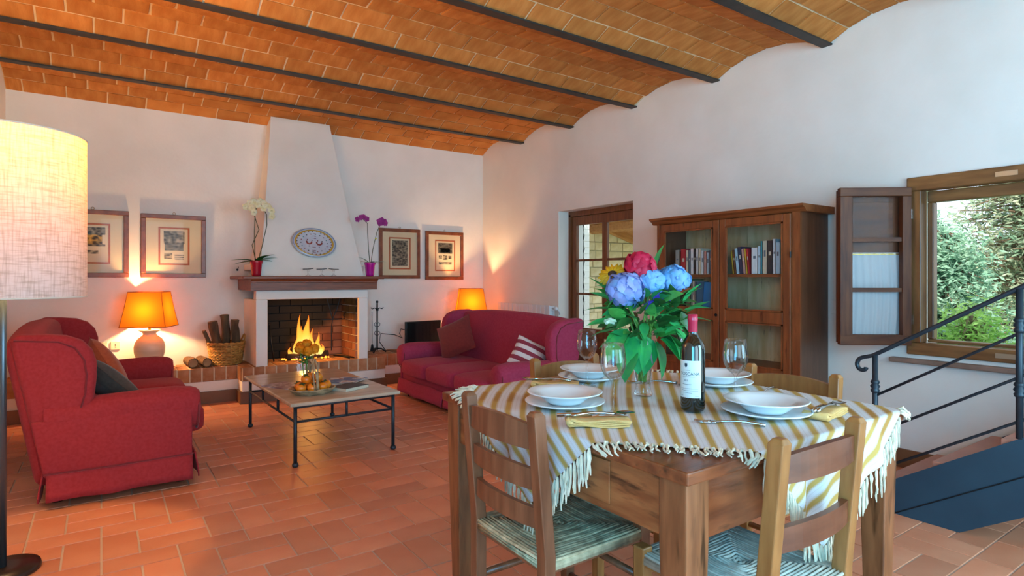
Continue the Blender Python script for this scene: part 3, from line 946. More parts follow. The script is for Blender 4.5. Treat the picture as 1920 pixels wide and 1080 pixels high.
def picture(label, x0, x1, z0, z1, blocks, bx=(.26, .26, .2, .2), seed=1):
    """blocks: (u0,u1,v0,v1,tint) printed areas on the sheet, fractions of the sheet"""
    w, h = x1 - x0, z1 - z0
    t = thing('framed_print', label, 'picture', ((x0 + x1) / 2, YB - .001, z0))
    a = w / 2; fw = .042
    for xa, xb, za, zb, nm in ((-a, a, 0, fw, 0), (-a, a, h - fw, h, 0), (-a, -a + fw, fw, h - fw, 0), (a - fw, a, fw, h - fw, 0)):
        MB().box(xa, xb, -.028, 0, za, zb).build('frame_rail', m_frame, t, bevel=.004)
    MB().box(-a + fw - .002, a - fw + .002, -.014, -.003, fw - .002, h - fw + .002).build('mount', m_mount, t)
    ix0, ix1, iz0, iz1 = -a + bx[0] * w, a - bx[1] * w, bx[2] * h, h - bx[3] * h
    q = .016
    ln = MB()
    for xa, xb, za, zb in ((ix0, ix1, iz0, iz0 + q), (ix0, ix1, iz1 - q, iz1), (ix0, ix0 + q, iz0 + q, iz1 - q), (ix1 - q, ix1, iz0 + q, iz1 - q)):
        ln.box(xa, xb, -.0155, -.014, za, zb)
    ln.build('border', m_orange_line, t)
    sx0, sx1, sz0, sz1 = ix0 + .028, ix1 - .028, iz0 + .03, iz1 - .03
    sh = MB().box(sx0, sx1, -.0150, -.0139, sz0, sz1).build('sheet', m_sheet, t)
    for i, (u0, u1, v0, v1, tint) in enumerate(blocks):
        MB().box(sx0 + (sx1 - sx0) * u0, sx0 + (sx1 - sx0) * u1, -.0156, -.0149, sz0 + (sz1 - sz0) * v0, sz0 + (sz1 - sz0) * v1).build('engraving', engraving('engraving', seed + i * .37, tint), sh)
    MB().box(-a + fw - .001, a - fw + .001, -.0195, -.0185, fw - .001, h - fw + .001).build('glass', m_picglass, t)
    MB().tube([(.012 * math.cos(k * PI / 6), -.012, h + .012 + .012 * math.sin(k * PI / 6)) for k in range(12)], .002, 5, closed=True).build('hanging_ring', m_brass, t)
PB = ((.08, .92, .58, .98, None), (.12, .88, .36, .58, '#8c8470'), (.1, .42, .1, .28, '#c4b592'), (.52, .9, .2, .235, None), (.52, .9, .14, .175, None), (.52, .9, .08, .115, None))
picture('framed engraving partly hidden by the floor lamp shade, with yellow tinted scene', -.345, .215, 1.21, 1.835,
        ((.05, .95, .76, .98, None), (.1, .84, .48, .76, '#cfa24a'), (.05, .95, .42, .48, None), (.3, .7, .2, .3, '#b5a684')), seed=2)
picture('framed engraving of two rooms above the left table lamp, with orange mount line', .31, .868, 1.207, 1.825, PB, seed=3)
picture('framed dense engraving right of the fireplace, behind the purple orchid', 2.715, 3.250, 1.197, 1.805,
        ((.06, .94, .62, .98, '#8f856d'), (.06, .94, .3, .62, '#9a8f76'), (.06, .94, .04, .3, '#8f856d')), (.235, .235, .185, .175), seed=4)
picture('framed engraving of a curtained stage, nearest the room corner', 3.326, 3.868, 1.183, 1.795,
        ((.06, .94, .58, .98, '#6f6858'), (.2, .8, .62, .78, '#b7a988'), (.1, .3, .38, .5, None), (.36, .64, .34, .52, '#a89c80'), (.7, .9, .38, .5, None), (.1, .9, .16, .26, '#9c9078')), (.25, .22, .18, .175), seed=5)

# ------------------------------------------------------------------ things on the mantel
def orchid(label, loc, potm, petm, stems, leaves, h):
    t = thing('potted_orchid', label, 'plant', loc)
    MB().lathe([(0, 0), (.040, 0), (.044, .02), (.053, .115), (.060, .135), (.060, .150), (.054, .150), (.05, .13), (0, .13)], 28).build('pot', potm, t, smooth=True)
    MB().lathe([(0, .131), (.05, .131), (0, .134)], 16).build('soil', mat('bark_soil', '#4a3a28', rough=1), t)
    for L_, w, a, p in leaves:
        leaf_mesh(L_, w, .25, .2).build('leaf', m_dgreen if L_ < .17 else MATS['orchid_leaf'], t, smooth=True, loc=(0, 0, .135), rot=(p, 0, a))
    for i, pts in enumerate(stems):
        so = MB().tube(pts, .004, 6).build('flower_stem', MATS['orchid_stem'], t, smooth=True)
    return t
mat('orchid_leaf', '#2f6b2a', '#3f7d33', rough=.35, scale=9)
mat('orchid_stem', '#3c4a24', '#56502c', rough=.5, scale=9)
m_wpet = mat('white_petal', '#ead9a0', '#f2e8c4', rough=.6, scale=30)
m_ppet = mat('purple_petal', '#8a1470', '#a82a86', rough=.6, scale=30)
m_redpot = mat('red_pot', '#b0142a', rough=.15, coat=.5)
m_magpot = mat('magenta_pot', '#b3128a', rough=.15, coat=.5)
ow = orchid('white orchid in a glossy red pot on the left end of the mantel', (1.235, 6.12, 1.222), m_redpot, m_wpet,
            [[(0, 0, .13), (-.04, -.01, .3), (.02, -.02, .45), (-.02, -.02, .58), (.0, -.03, .69)], [(.01, 0, .13), (.055, 0, .3), (.095, -.01, .5), (.09, -.02, .6), (.04, -.03, .70)],
             [(-.01, 0, .13), (-.02, -.01, .42), (-.015, -.02, .60), (-.07, -.02, .68)]],
            [(.23, .045, 1.65, .3), (.20, .055, -1.35, .65), (.20, .05, -1.9, .45), (.20, .04, 1.35, .12), (.17, .045, -1.2, .3), (.15, .045, -2.4, .7)], .7)
for i, (x, y, z) in enumerate(((-.10, -.03, .665), (-.065, -.04, .70), (-.03, -.04, .72), (0, -.05, .69), (.03, -.04, .725), (.065, -.04, .71), (.10, -.05, .68), (.13, -.05, .64), (-.055, -.05, .655), (.055, -.05, .66), (-.03, -.05, .615), (.135, -.04, .585))):
    mb = MB(); petal_flower(mb, (x, y, z), .036, i, (rnd.uniform(-.4, .4), -1, rnd.uniform(-.2, .3)))
    mb.build('blossom', m_wpet, ow, smooth=True)
op = orchid('purple orchid in a glossy magenta pot on the right end of the mantel', (2.385, 6.12, 1.222), m_magpot, m_ppet,
            [[(0, 0, .13), (-.015, 0, .3), (-.03, -.01, .48), (-.035, -.02, .57), (-.10, -.02, .625), (-.16, -.03, .61)], [(.01, 0, .13), (.035, 0, .3), (.075, -.01, .48), (.12, -.02, .585)]],
            [(.15, .028, .9, .75), (.14, .026, .5, .4), (.20, .018, -1.5, .35), (.13, .028, -1.0, .45), (.11, .022, -2, .3)], .6)
for i, (x, y, z) in enumerate(((-.15, -.03, .605), (-.11, -.03, .63), (-.075, -.03, .635), (-.045, -.03, .615), (.095, -.03, .60), (.125, -.03, .615), (.155, -.03, .60), (.13, -.04, .585), (.10, -.04, .575), (.165, -.03, .58))):
    mb = MB(); petal_flower(mb, (x, y, z), .032, i, (rnd.uniform(-.4, .4), -1, rnd.uniform(-.2, .3)))
    mb.build('blossom', m_ppet, op, smooth=True)
MB().ball((.062, -.015, .41), (.012, .01, .008), 8, 6).build('stem_clip', mat('yellow_clip', '#d8d22a', rough=.4), op, smooth=True)

# oval painted plate on the hood (the hood leans, so does the plate)
hl = math.atan2(.41, 1.77)
pl = thing('oval_plate', 'oval majolica plate painted with red birds, hanging on the fireplace hood', 'plate', (1.815, 6.215, 1.565))
pl.rotation_euler = (PI / 2 - hl, .09, 0)
SX, SY = .228, .158
m_maj = mat('majolica_glaze', '#c9cbd2', '#b9bfcc', rough=.15, scale=20, coat=.4)
MB().lathe([(0, 0), (.6, 0), (1, .024), (.985, .03), (.72, .012), (0, .008)], 56, sx=SX, sy=SY).build('dish', m_maj, pl, smooth=True)
MB().lathe([(.80, .0175), (.88, .0225), (.88, .0237), (.80, .0187)], 56, sx=SX, sy=SY).build('yellow_band', mat('majolica_yellow', '#c59a3a', rough=.2), pl, smooth=True)
MB().lathe([(.93, .0262), (.965, .0287), (.965, .0295), (.93, .0272)], 56, sx=SX, sy=SY).build('blue_band', mat('majolica_blue', '#7f93b4', rough=.2), pl, smooth=True)
mdk, mrd, mbl = MB(), MB(), MB()
def dot(mb, x, y, r, zz=None):
    rr = math.hypot(x / SX, y / SY)
    z = (.008 + (.012 - .008) * rr / .72 if rr < .72 else .012 + (rr - .72) / .265 * .018) + .0012
    mb.lathe([(0, .0012), (r, 0), (r, -.0008)], 8, (x, y, z))
for k in range(26):
    a = 2 * PI * k / 26
    dot(mdk if k % 2 else mrd, .78 * SX * math.cos(a), .78 * SY * math.sin(a), .0065)
for k in range(18):
    a = 2 * PI * (k + .3) / 18
    dot((mdk, mbl, mrd)[k % 3], .60 * SX * math.cos(a), .60 * SY * math.sin(a), .006)
for y in (-.10, -.08, -.045, .05, .075, .1):
    for x in (-.012, 0, .012):
        dot(mdk if x else mrd, x, y, .0045)
for s in (-1, 1):
    for k in range(7):
        a = PI + k * PI / 6
        dot(mrd, s * .052 + .026 * math.cos(a), .008 + .022 * math.sin(a), .009)
    dot(mrd, s * .052 - .018, .028, .007); dot(mdk, s * .052 + .028, .026, .006); dot(mdk, s * .052, -.038, .005)
mdk.build('painted_dots', mat('majolica_dark', '#3a2a2a', rough=.3), pl)
mrd.build('painted_birds', mat('majolica_red', '#8a3a34', rough=.3), pl)
mbl.build('painted_dots', mat('majolica_teal', '#4a7a80', rough=.3), pl)

# three little glass stands on the mantel
gs = None
for i, (x, til, lab) in enumerate(((1.712, -.09, 'leftmost of three tiny glass stands with a dark bar on the mantel'), (1.848, -.07, 'middle one of three tiny glass stands with a dark bar on the mantel'), (1.972, .07, 'rightmost of three tiny glass stands with a dark bar on the mantel'))):
    t = thing('glass_stand', lab, 'ornament', (x, 6.06, 1.222), 0, 'tiny glass stands on the mantel')
    MB().lathe([(0, 0), (.03, 0), (.028, .006), (.008, .014), (.006, .04), (.012, .06), (.03, .07), (0, .071)], 16).build('glass_foot', m_glass, t, smooth=True)
    MB().tube([(-.052, 0, .075 - .052 * math.tan(-til)), (0, 0, .072), (.052, 0, .075 + .052 * math.tan(-til) * -1 * -1)], .004, 6).build('bar', m_iron, t)
hk = thing('wall_hook', 'small metal hook on the wall left of the white orchid', 'hook', (1.165, YB - .001, 1.29))
MB().lathe([(0, 0), (.012, 0), (.01, .004), (0, .004)], 10, M=Matrix.Rotation(PI / 2, 4, 'X')).build('rosette', m_iron, hk)
MB().tube([(0, -.002, 0), (0, -.02, -.005), (.002, -.03, .01), (.006, -.032, .03)], .003, 6).build('hook_arm', m_iron, hk)

# ------------------------------------------------------------------ the fire
fi = thing('fire', 'log fire burning with yellow flames in the brick fireplace', 'fire', (1.80, 6.40, HT))
m_log = mat('charred_log', '#2a1d15', '#4a3526', rough=.95, scale=14, bump=.5)
for a, b, r in (((-.22, -.03, .03), (.20, .03, .045), .035), ((-.14, .08, .035), (.24, .06, .04), .032), ((-.05, -.06, .09), (.12, .10, .10), .03)):
    MB().tube([Vector(a).lerp(Vector(b), k / 5) + Vector((0, 0, rnd.uniform(-.006, .006))) for k in range(6)], [r * rnd.uniform(.9, 1.1) for k in range(6)], 10).build('log', m_log, fi, smooth=True)
m_ember = mat('glowing_embers', (1, .28, .03), rough=1, emit=2.2)
em = MB()
for k in range(60):
    a, rr = rnd.uniform(0, 2 * PI), rnd.uniform(0, 1) ** .5
    em.ball((.26 * rr * math.cos(a), .10 * rr * math.sin(a), .008), rnd.uniform(.006, .014), 6, 4)
tag(em.build('embers', m_ember, fi), kind='stuff')
MB().lathe([(0, .004), (.2, .004), (.3, .0)], 24, sx=1, sy=.5).build('ash_bed', mat('ash', '#8a6a50', '#5a4636', rough=1, scale=20), fi)
m_fl = bpy.data.materials.new('flame'); m_fl.use_nodes = True
N, K = m_fl.node_tree.nodes, m_fl.node_tree.links
N.remove(N['Principled BSDF'])
tc = N.new('ShaderNodeTexCoord'); sx = N.new('ShaderNodeSeparateXYZ'); K.new(tc.outputs['Generated'], sx.inputs[0])
rp = N.new('ShaderNodeValToRGB'); rp.color_ramp.elements[0].color = (1, .72, .22, 1); rp.color_ramp.elements[1].color = (1, .16, .01, 1)
rp.color_ramp.elements.new(.45).color = (1, .45, .05, 1); K.new(sx.outputs['Z'], rp.inputs[0])
em_ = N.new('ShaderNodeEmission'); K.new(rp.outputs[0], em_.inputs[0]); em_.inputs[1].default_value = 1.5
tr = N.new('ShaderNodeBsdfTransparent')
lw = N.new('ShaderNodeLayerWeight'); lw.inputs[0].default_value = .35
iv = N.new('ShaderNodeMapRange'); iv.inputs['To Min'].default_value = .75; iv.inputs['To Max'].default_value = .0; K.new(lw.outputs['Facing'], iv.inputs[0])
mx = N.new('ShaderNodeMixShader'); K.new(iv.outputs[0], mx.inputs[0]); K.new(tr.outputs[0], mx.inputs[1]); K.new(em_.outputs[0], mx.inputs[2]); K.new(mx.outputs[0], N['Material Output'].inputs[0])
R2 = random.Random(3)
for x, y, z, h, r in ((-.075, 0, .04, .44, .045), (.0, .02, .10, .36, .055), (.055, .03, .06, .26, .04), (-.115, .0, .03, .24, .035), (.10, -.02, .04, .24, .036), (.03, -.04, .03, .2, .04), (-.03, .05, .05, .30, .04), (.16, .02, .03, .12, .03), (-.17, .02, .03, .10, .03), (.125, -.03, .04, .16, .03)):
    n = 14
    ph = R2.uniform(0, 6)
    pts = [(x + .022 * math.sin(ph + 5 * k / n) * (k / n), y + .014 * math.cos(ph + 4 * k / n) * (k / n), z + h * k / n) for k in range(n + 1)]
    rs = [max(.0012, r * (math.sin(PI * min(1, (.10 + .9 * (k / n) ** .62))) ** .9) * (1 - .45 * k / n)) for k in range(n + 1)]
    MB().tube(pts, rs, 10).build('flame', m_fl, fi, smooth=True)
lt = light('fire_light', 'POINT', (0, -.04, .26), 9, (1, .42, .08), shadow_soft_size=.09)
lt.parent = fi

# fire irons
pk = thing('fire_poker', 'iron poker leaning in the left corner of the fireplace', 'poker', (1.452, 6.36, HT))
MB().tube([(0, 0, .004), (-.02, .03, .20), (-.035, .05, .375)], .007, 8).build('rod', m_iron, pk, smooth=True)
MB().ball((-.036, .051, .385), .012, 8, 6).build('knob', m_iron, pk, smooth=True)
tg = thing('fire_tongs', 'dark iron tongs lying on the hearth at right', 'tongs', (2.16, 6.25, HT + .008))
for s in (-1, 1):
    MB().tube([(-.06, .22, 0), (.0 + .012 * s, .06, .003), (.035 + .025 * s, -.10, 0)], .007, 6).build('arm', m_iron, tg, smooth=True)
ch = thing('hearth_hook', 'iron pot hook with forked arms and ring hanging in the fireplace', 'pot hook', (2.09, 6.50, HT))
MB().tube([(0, 0, .06), (0, 0, .32), (.012, 0, .40)], .006, 6).build('shaft', m_iron, ch)
MB().tube([(.012, 0, .40), (-.02, 0, .52), (-.06, 0, .66)], .007, 6).build('fork_arm', m_iron, ch)
MB().tube([(.012, 0, .40), (.06, 0, .52), (.10, 0, .66)], .007, 6).build('fork_arm', m_iron, ch)
MB().tube([(-.11, 0, .40), (.012, 0, .40), (.15, 0, .40)], .005, 6).build('cross_bar', m_iron, ch)
MB().tube([(.17 + .034 * math.cos(k * PI / 8), 0, .445 + .034 * math.sin(k * PI / 8)) for k in range(16)], .0055, 6, closed=True).build('ring', m_iron, ch)
fs = thing('fire_tool_stand', 'slim wrought iron fire tool stand with scrolls beside the fireplace', 'fire tool stand', (2.605, 6.46, HT))
MB().tube([(0, 0, .03), (0, 0, .57)], .009, 8).ball((0, 0, .585), .016, 8, 6).lathe([(0, .48), (.018, .485), (.018, .50), (0, .505)], 10).build('post', m_iron, fs, smooth=True)
for a in (-.35, 1.75, 3.9):
    MB().tube([(0, 0, .05), (.05 * math.cos(a), .05 * math.sin(a), .045), (.085 * math.cos(a), .085 * math.sin(a), .02), (.10 * math.cos(a), .10 * math.sin(a), .008)], .008, 6).build('leg', m_iron, fs, smooth=True)
for s in (-1, 1):
    MB().tube([(0, 0, .50), (s * .03, 0, .515), (s * .06, 0, .505), (s * .075, 0, .52)], .005, 6).build('hook', m_iron, fs, smooth=True)
    for zz in (.20, .30):
        MB().tube([(s * .006, 0, zz), (s * .028, 0, zz + .01), (s * .034, 0, zz + .035), (s * .02, 0, zz + .05), (s * .012, 0, zz + .038)], .0035, 5).build('scroll', m_iron, fs, smooth=True)
MB().tube([(-.062, -.0, .47), (-.06, 0, .10)], .004, 6).taper(-.085, -.035, -.004, .004, .02, -.07, -.05, -.003, .003, .10).build('shovel', m_iron, fs)

# ------------------------------------------------------------------ basket of logs, loose logs
m_wick = mat('wicker', '#a9742f', '#c8954c', rough=.6, scale=30, rnd_amt=.15)
m_bark = mat('bark', '#4a3422', '#6d5238', rough=.95, scale=16, stretch=(1, 1, .25), bump=.8, bscale=30)
m_cut = mat('cut_wood', '#8f6a48', '#a5825c', rough=.9, scale=12)
wb = thing('wicker_basket', 'round wicker basket full of firewood on the hearth bench', 'basket', (1.025, 6.475, HT))
MB().lathe([(0, .004), (.135, .004), (.138, .012), (0, .012)], 28).build('basket_base', m_wick, wb)
ns = 22
for k in range(ns):
    a = 2 * PI * k / ns
    MB().tube([((.135 + .03 * t) * math.cos(a), (.135 + .03 * t) * math.sin(a), .006 + .205 * t) for t in (0, .33, .66, 1)], .0045, 6).build('upright', m_wick, wb)
for j in range(14):
    z = .014 + .0142 * j
    rr = .135 + .03 * z / .21
    MB().tube([((rr + .0065 * (1 if (k + j) % 2 else -1)) * math.cos(2 * PI * k / (ns * 2) * 1 + 0), (rr + .0065 * (1 if (k // 1 + j) % 2 else -1)) * math.sin(2 * PI * k / (ns * 2)), z) for k in range(ns * 2)], .0062, 6, closed=True).build('weaver', m_wick, wb, smooth=True)
for off in (0, PI):
    MB().tube([((.168 + .006 * math.cos(10 * a + off)) * math.cos(a), (.168 + .006 * math.cos(10 * a + off)) * math.sin(a), .215 + .006 * math.sin(10 * a + off)) for a in [2 * PI * k / 80 for k in range(80)]], .007, 6, closed=True).build('braided_rim', m_wick, wb, smooth=True)
MB().tube([(.168 * math.cos(a) , .168 * math.sin(a), .215 + .075 * math.sin((a + .5) / 1.0 * PI)) for a in [-.5 + k / 10 for k in range(11)]], .008, 6).build('handle', m_wick, wb, smooth=True)
def log(name, label, a, b, r, seed, group=None):
    R_ = random.Random(seed)
    a, b = Vector(a), Vector(b)
    t = thing(name, label, 'log', a, 0, group)
    n = 8
    d = b - a
    MB().tube([d * (k / n) + Vector((R_.uniform(-1, 1), R_.uniform(-1, 1), 0)) * r * .12 for k in range(n + 1)], [r * R_.uniform(.88, 1.1) for k in range(n + 1)], 12).build('bark', m_bark, t, smooth=False)
    q = d.normalized().to_track_quat('Z', 'Y').to_matrix().to_4x4()
    for e, sg in ((Vector((0, 0, 0)), -1), (d, 1)):
        MB().lathe([(0, .003 * sg), (r * .82, .003 * sg), (r * .84, 0)], 14, M=Matrix.Translation(e) @ q).build('cut_face', m_cut, t)
log('firewood_log', 'thin crooked branch leaning left in the firewood basket', (.928, 6.50, HT + .06), (.822, 6.44, .69), .02, 1)
log('firewood_log', 'thick pale barked log tilted left in the firewood basket', (.975, 6.44, HT + .03), (.89, 6.43, .775), .044, 2)
log('firewood_log', 'tallest dark log standing upright in the firewood basket', (1.045, 6.52, HT + .02), (1.012, 6.50, .835), .040, 3)
log('firewood_log', 'short dark log at the right side of the firewood basket', (1.115, 6.45, HT + .02), (1.098, 6.44, .785), .038, 4)
log('firewood_log', 'left one of two cut logs lying in front of the wicker basket', (.715, 6.33, HT + .048), (.70, 6.60, HT + .048), .046, 5)
log('firewood_log', 'right one of two cut logs lying in front of the wicker basket', (.835, 6.325, HT + .046), (.805, 6.58, HT + .046), .042, 6)

# ------------------------------------------------------------------ television, cable, sockets, radiator
tv = thing('television', 'small black flat television on the bench behind the wine red sofa', 'television', (3.17, 6.42, HT), .12)
MB().box(-.245, .245, -.02, .025, .045, .345).build('casing', m_black, tv, bevel=.006)
MB().box(-.23, .23, -.0225, -.02, .062, .332).build('screen', m_screen, tv)
MB().box(-.03, .03, -.005, .02, .01, .06).box(-.11, .11, -.07, .07, 0, .012).build('stand', m_black, tv, bevel=.003)
ca = thing('power_cable', 'black cable with small adapter box looping on the bench by the television', 'cable', (2.9, 6.42, HT))
MB().tube([(.07, .03, .24), (.0, .04, .26), (-.01, .06, .20), (.03, .06, .15), (-.06, .08, .19), (-.22, .12, .21), (-.245, .1, .12), (-.20, .02, .02), (-.08, -.04, .012), (-.02, -.045, .02)], .005, 6).build('cord', m_black, ca, smooth=True)
MB().box(-.05, .06, -.07, -.025, .002, .035).build('adapter', m_black, ca, bevel=.004)
def socket(label, x, z, w, cols=3, plug=False):
    t = thing('wall_socket', label, 'socket', (x, YB - .001, z))
    MB().box(-w / 2, w / 2, -.012, 0, -.04, .04).build('plate', m_plastic_w, t, bevel=.004)
    for k in range(cols):
        xx = (k - (cols - 1) / 2) * .032
        mb = MB()
        for zz in (-.014, 0, .014):
            mb.lathe([(0, 0), (.0035, 0), (.0035, .001), (0, .001)], 8, M=Matrix.Translation((xx, -.0125, zz)) @ Matrix.Rotation(PI / 2, 4, 'X'))
        mb.build('holes', m_black, t)
    return t
socket('ivory triple socket plate with a plugged cable left of the table lamp', -.01, .565, .115)
socket('square ivory switch plate beside the triple socket left of the lamp', .108, .568, .075, 1)
socket('ivory socket plate on the wall right of the television', 3.66, .565, .085, 1)
pc = thing('lamp_cable', 'pale cable running from the left socket down behind the sofa', 'cable', (0, YB - .001, .56))
MB().tube([(.0, -.02, 0), (-.03, -.035, -.03), (-.07, -.05, -.06), (-.10, -.05, -.12), (-.08, -.06, -.205)], .006, 6).build('cord', m_plastic_w, pc, smooth=True)
MB().tube([(.0, -.012, 0), (.0, -.05, -.003)], .014, 8).build('plug', m_plastic_w, pc, smooth=True)
ra = thing('radiator', 'white sectional radiator on the wall behind the wine red sofa', 'radiator', (4.165, 5.66, .10))
m_rad = mat('radiator_enamel', '#dfe6ea', rough=.3)
sec = None
for k in range(13):
    y = -.49 + .08 * k
    if sec is None:
        sec = MB().box(-.085, -.005, -.034, .034, .06, .12).box(-.085, -.005, -.034, .034, .74, .79).box(-.09, -.075, -.036, .036, .06, .80).box(-.02, -.01, -.034, .034, .06, .79).box(-.075, -.02, -.006, .006, .1, .76).build('section', m_rad, ra, bevel=.004)
        o = sec
    else:
        o = sec.copy(); COL.objects.link(o)
    o.location = (0, y, 0)
MB().tube([(-.045, -.53, .765), (-.045, -.60, .765)], .012, 8).ball((-.045, -.59, .765), .024, 10, 7).tube([(-.045, -.60, .765), (-.01, -.60, .74), (0, -.60, .7)], .009, 8).build('valve', m_rad, ra, smooth=True)
MB().box(-.045, .012, .51, .56, .76, .775).box(-.05, .012, -.1, -.06, .3, .34).build('bracket', m_rad, ra)
# ------------------------------------------------------------------ dining table
TX0, TX1, TY0, TY1, TZ = 1.04, 2.10, .83, 1.95, .78
dt = thing('dining_table', 'old square wooden dining table with deep apron, under the striped cloth', 'table', ((TX0 + TX1) / 2, (TY0 + TY1) / 2, 0))
hx, hy_ = (TX1 - TX0) / 2, (TY1 - TY0) / 2
top = MB().box(-hx, hx, -hy_, hy_, TZ - .032, TZ - .002).build('tabletop', m_twood, dt, bevel=.004)
for a, b, c, d in ((-hx + .04, hx - .04, -hy_ + .025, -hy_ + .05), (-hx + .04, hx - .04, hy_ - .05, hy_ - .025)):
    MB().box(a, b, c, d, .605, TZ - .032).build('apron', m_twood, dt)
for a, b in ((-hx + .025, -hx + .05), (hx - .05, hx - .025)):
    MB().box(a, b, -hy_ + .04, hy_ - .04, .605, TZ - .032).build('apron', m_twoodx, dt)
dr = MB().box(-hx + .019, -hx + .025, -.30, .30, .625, .735).build('drawer', m_twoodx, dt, bevel=.002)
MB().ball((-hx + .008, 0, .68), .012, 10, 7).build('knob', m_mantel, dr, smooth=True)
for sx_ in (-1, 1):
    for sy_ in (-1, 1):
        cx, cy = sx_ * (hx - .055), sy_ * (hy_ - .055)
        MB().loft([(cx - .026, cx + .026, cy - .026, cy + .026, 0), (cx - .040, cx + .040, cy - .040, cy + .040, .605), (cx - .040, cx + .040, cy - .040, cy + .040, TZ - .032)]).build('leg', m_tleg, dt, bevel=.004)

# striped cloth laid askew: its corners hang over the four sides
ZC = TZ + .0015
CL, CN, CF, CR = Vector((.80, 1.37)), Vector((1.57, .53)), Vector((1.58, 2.28)), Vector((2.50, 1.22))
def cloth_flat(a, b):
    p = CL * (1 - a) * (1 - b) + CN * a * (1 - b) + CF * (1 - a) * b + CR * a * b
    p = p + Vector((-.06, .05)) * (4 * b * (1 - b)) * (1 - a) + Vector((.03, -.05)) * (4 * b * (1 - b)) * a + Vector((.0, .03)) * (4 * a * (1 - a)) * b
    return p
def fold(x, y, k=0):
    z = ZC
    g = .007
    w = lambda q: .010 * math.sin(q * 27 + 1) + .006 * math.sin(q * 61)
    if x < TX0 - g:
        d = TX0 - g - x; s_ = min(1, d / .12)
        return (TX0 - g - s_ * (.006 + w(y) * s_ + .004), y, ZC - d)
    if y < TY0 - g:
        d = TY0 - g - y; s_ = min(1, d / .12)
        return (x, TY0 - g - s_ * (.006 + w(x) * s_ + .004), ZC - d)
    if x > TX1 + g:
        d = x - TX1 - g; s_ = min(1, d / .12)
        return (TX1 + g + s_ * (.006 + w(y) * s_ + .004), y, ZC - d)
    if y > TY1 + g:
        d = y - TY1 - g; s_ = min(1, d / .12)
        return (x, TY1 + g + s_ * (.006 + w(x) * s_ + .004), ZC - d)
    return (x, y, z + .0012 * (1 + math.sin(x * 31 + y * 17) * math.sin(y * 23 - x * 9)))
m_cloth = bpy.data.materials.new('striped_cloth'); m_cloth.use_nodes = True
N, K = m_cloth.node_tree.nodes, m_cloth.node_tree.links
b_ = N['Principled BSDF']; b_.inputs['Roughness'].default_value = .85; b_.inputs['Specular IOR Level'].default_value = .15
uvn = N.new('ShaderNodeUVMap'); sx = N.new('ShaderNodeSeparateXYZ'); K.new(uvn.outputs[0], sx.inputs[0])
def band(sock, freq, width, soft=.04):
    m1 = N.new('ShaderNodeMath'); m1.operation = 'MULTIPLY'; m1.inputs[1].default_value = freq; K.new(sock, m1.inputs[0])
    m2 = N.new('ShaderNodeMath'); m2.operation = 'PINGPONG'; m2.inputs[1].default_value = .5; K.new(m1.outputs[0], m2.inputs[0])
    mr = N.new('ShaderNodeMapRange'); mr.inputs['From Min'].default_value = width / 2 - soft; mr.inputs['From Max'].default_value = width / 2 + soft
    mr.inputs['To Min'].default_value = 1; mr.inputs['To Max'].default_value = 0; K.new(m2.outputs[0], mr.inputs[0])
    return mr.outputs[0]
s1 = band(sx.outputs['X'], 1 / .0425, .42, .09)
s2 = band(sx.outputs['X'], 1 / .0106, .10, .05)
wv = band(sx.outputs['Y'], 1 / .0042, .5, .2)
mA = N.new('ShaderNodeMixRGB'); mA.inputs[1].default_value = lin('#d6d6d8'); mA.inputs[2].default_value = lin('#bd9a50'); K.new(s1, mA.inputs[0])
f1 = N.new('ShaderNodeMath'); f1.operation = 'MULTIPLY'; f1.inputs[1].default_value = .30; K.new(s2, f1.inputs[0])
mB = N.new('ShaderNodeMixRGB'); mB.inputs[2].default_value = lin('#9a8560'); K.new(f1.outputs[0], mB.inputs[0]); K.new(mA.outputs[0], mB.inputs[1])
# broad ochre cross band woven near the middle
cbnd = N.new('ShaderNodeMapRange'); d0 = N.new('ShaderNodeMath'); d0.operation = 'SUBTRACT'; d0.inputs[1].default_value = .52; K.new(sx.outputs['Y'], d0.inputs[0])
d1 = N.new('ShaderNodeMath'); d1.operation = 'ABSOLUTE'; K.new(d0.outputs[0], d1.inputs[0])
cbnd.inputs['From Min'].default_value = .06; cbnd.inputs['From Max'].default_value = .10; cbnd.inputs['To Min'].default_value = .5; cbnd.inputs['To Max'].default_value = 0; K.new(d1.outputs[0], cbnd.inputs[0])
f2 = N.new('ShaderNodeMath'); f2.operation = 'MULTIPLY'; K.new(cbnd.outputs[0], f2.inputs[0]); K.new(s1, f2.inputs[1])
mC = N.new('ShaderNodeMixRGB'); mC.inputs[2].default_value = lin('#9a5a1e'); K.new(f2.outputs[0], mC.inputs[0]); K.new(mB.outputs[0], mC.inputs[1])
f3 = N.new('ShaderNodeMath'); f3.operation = 'MULTIPLY'; f3.inputs[1].default_value = .10; K.new(wv, f3.inputs[0])
mD = N.new('ShaderNodeMixRGB'); mD.inputs[2].default_value = lin('#8a8078'); K.new(f3.outputs[0], mD.inputs[0]); K.new(mC.outputs[0], mD.inputs[1])
K.new(mD.outputs[0], b_.inputs['Base Color'])
NG = 111
cl = MB()
cl.grid(lambda u, v: fold(*cloth_flat(u, v)), NG, NG)
cloth = cl.build('tablecloth', m_cloth, None, smooth=True)
la, lb = (CN - CL).length, (CF - CL).length
uvl = cloth.data.uv_layers.new(name='UVMap')
for lp in cloth.data.loops:
    i = lp.vertex_index
    uvl.data[lp.index].uv = ((i % NG) / (NG - 1) * la, (i // NG) / (NG - 1) * lb)
tag(cloth, 'fringed white and ochre striped cloth laid askew on the dining table', 'tablecloth')
fr = MB()
R3 = random.Random(11)
def edge_pts():
    for e in range(4):
        n = 66
        for i in range(n):
            t = (i + .5) / n
            a, b, oa, ob = ((t, 0, 0, -1), (1, t, 1, 0), (t, 1, 0, 1), (0, t, -1, 0))[e]
            yield a, b, oa, ob
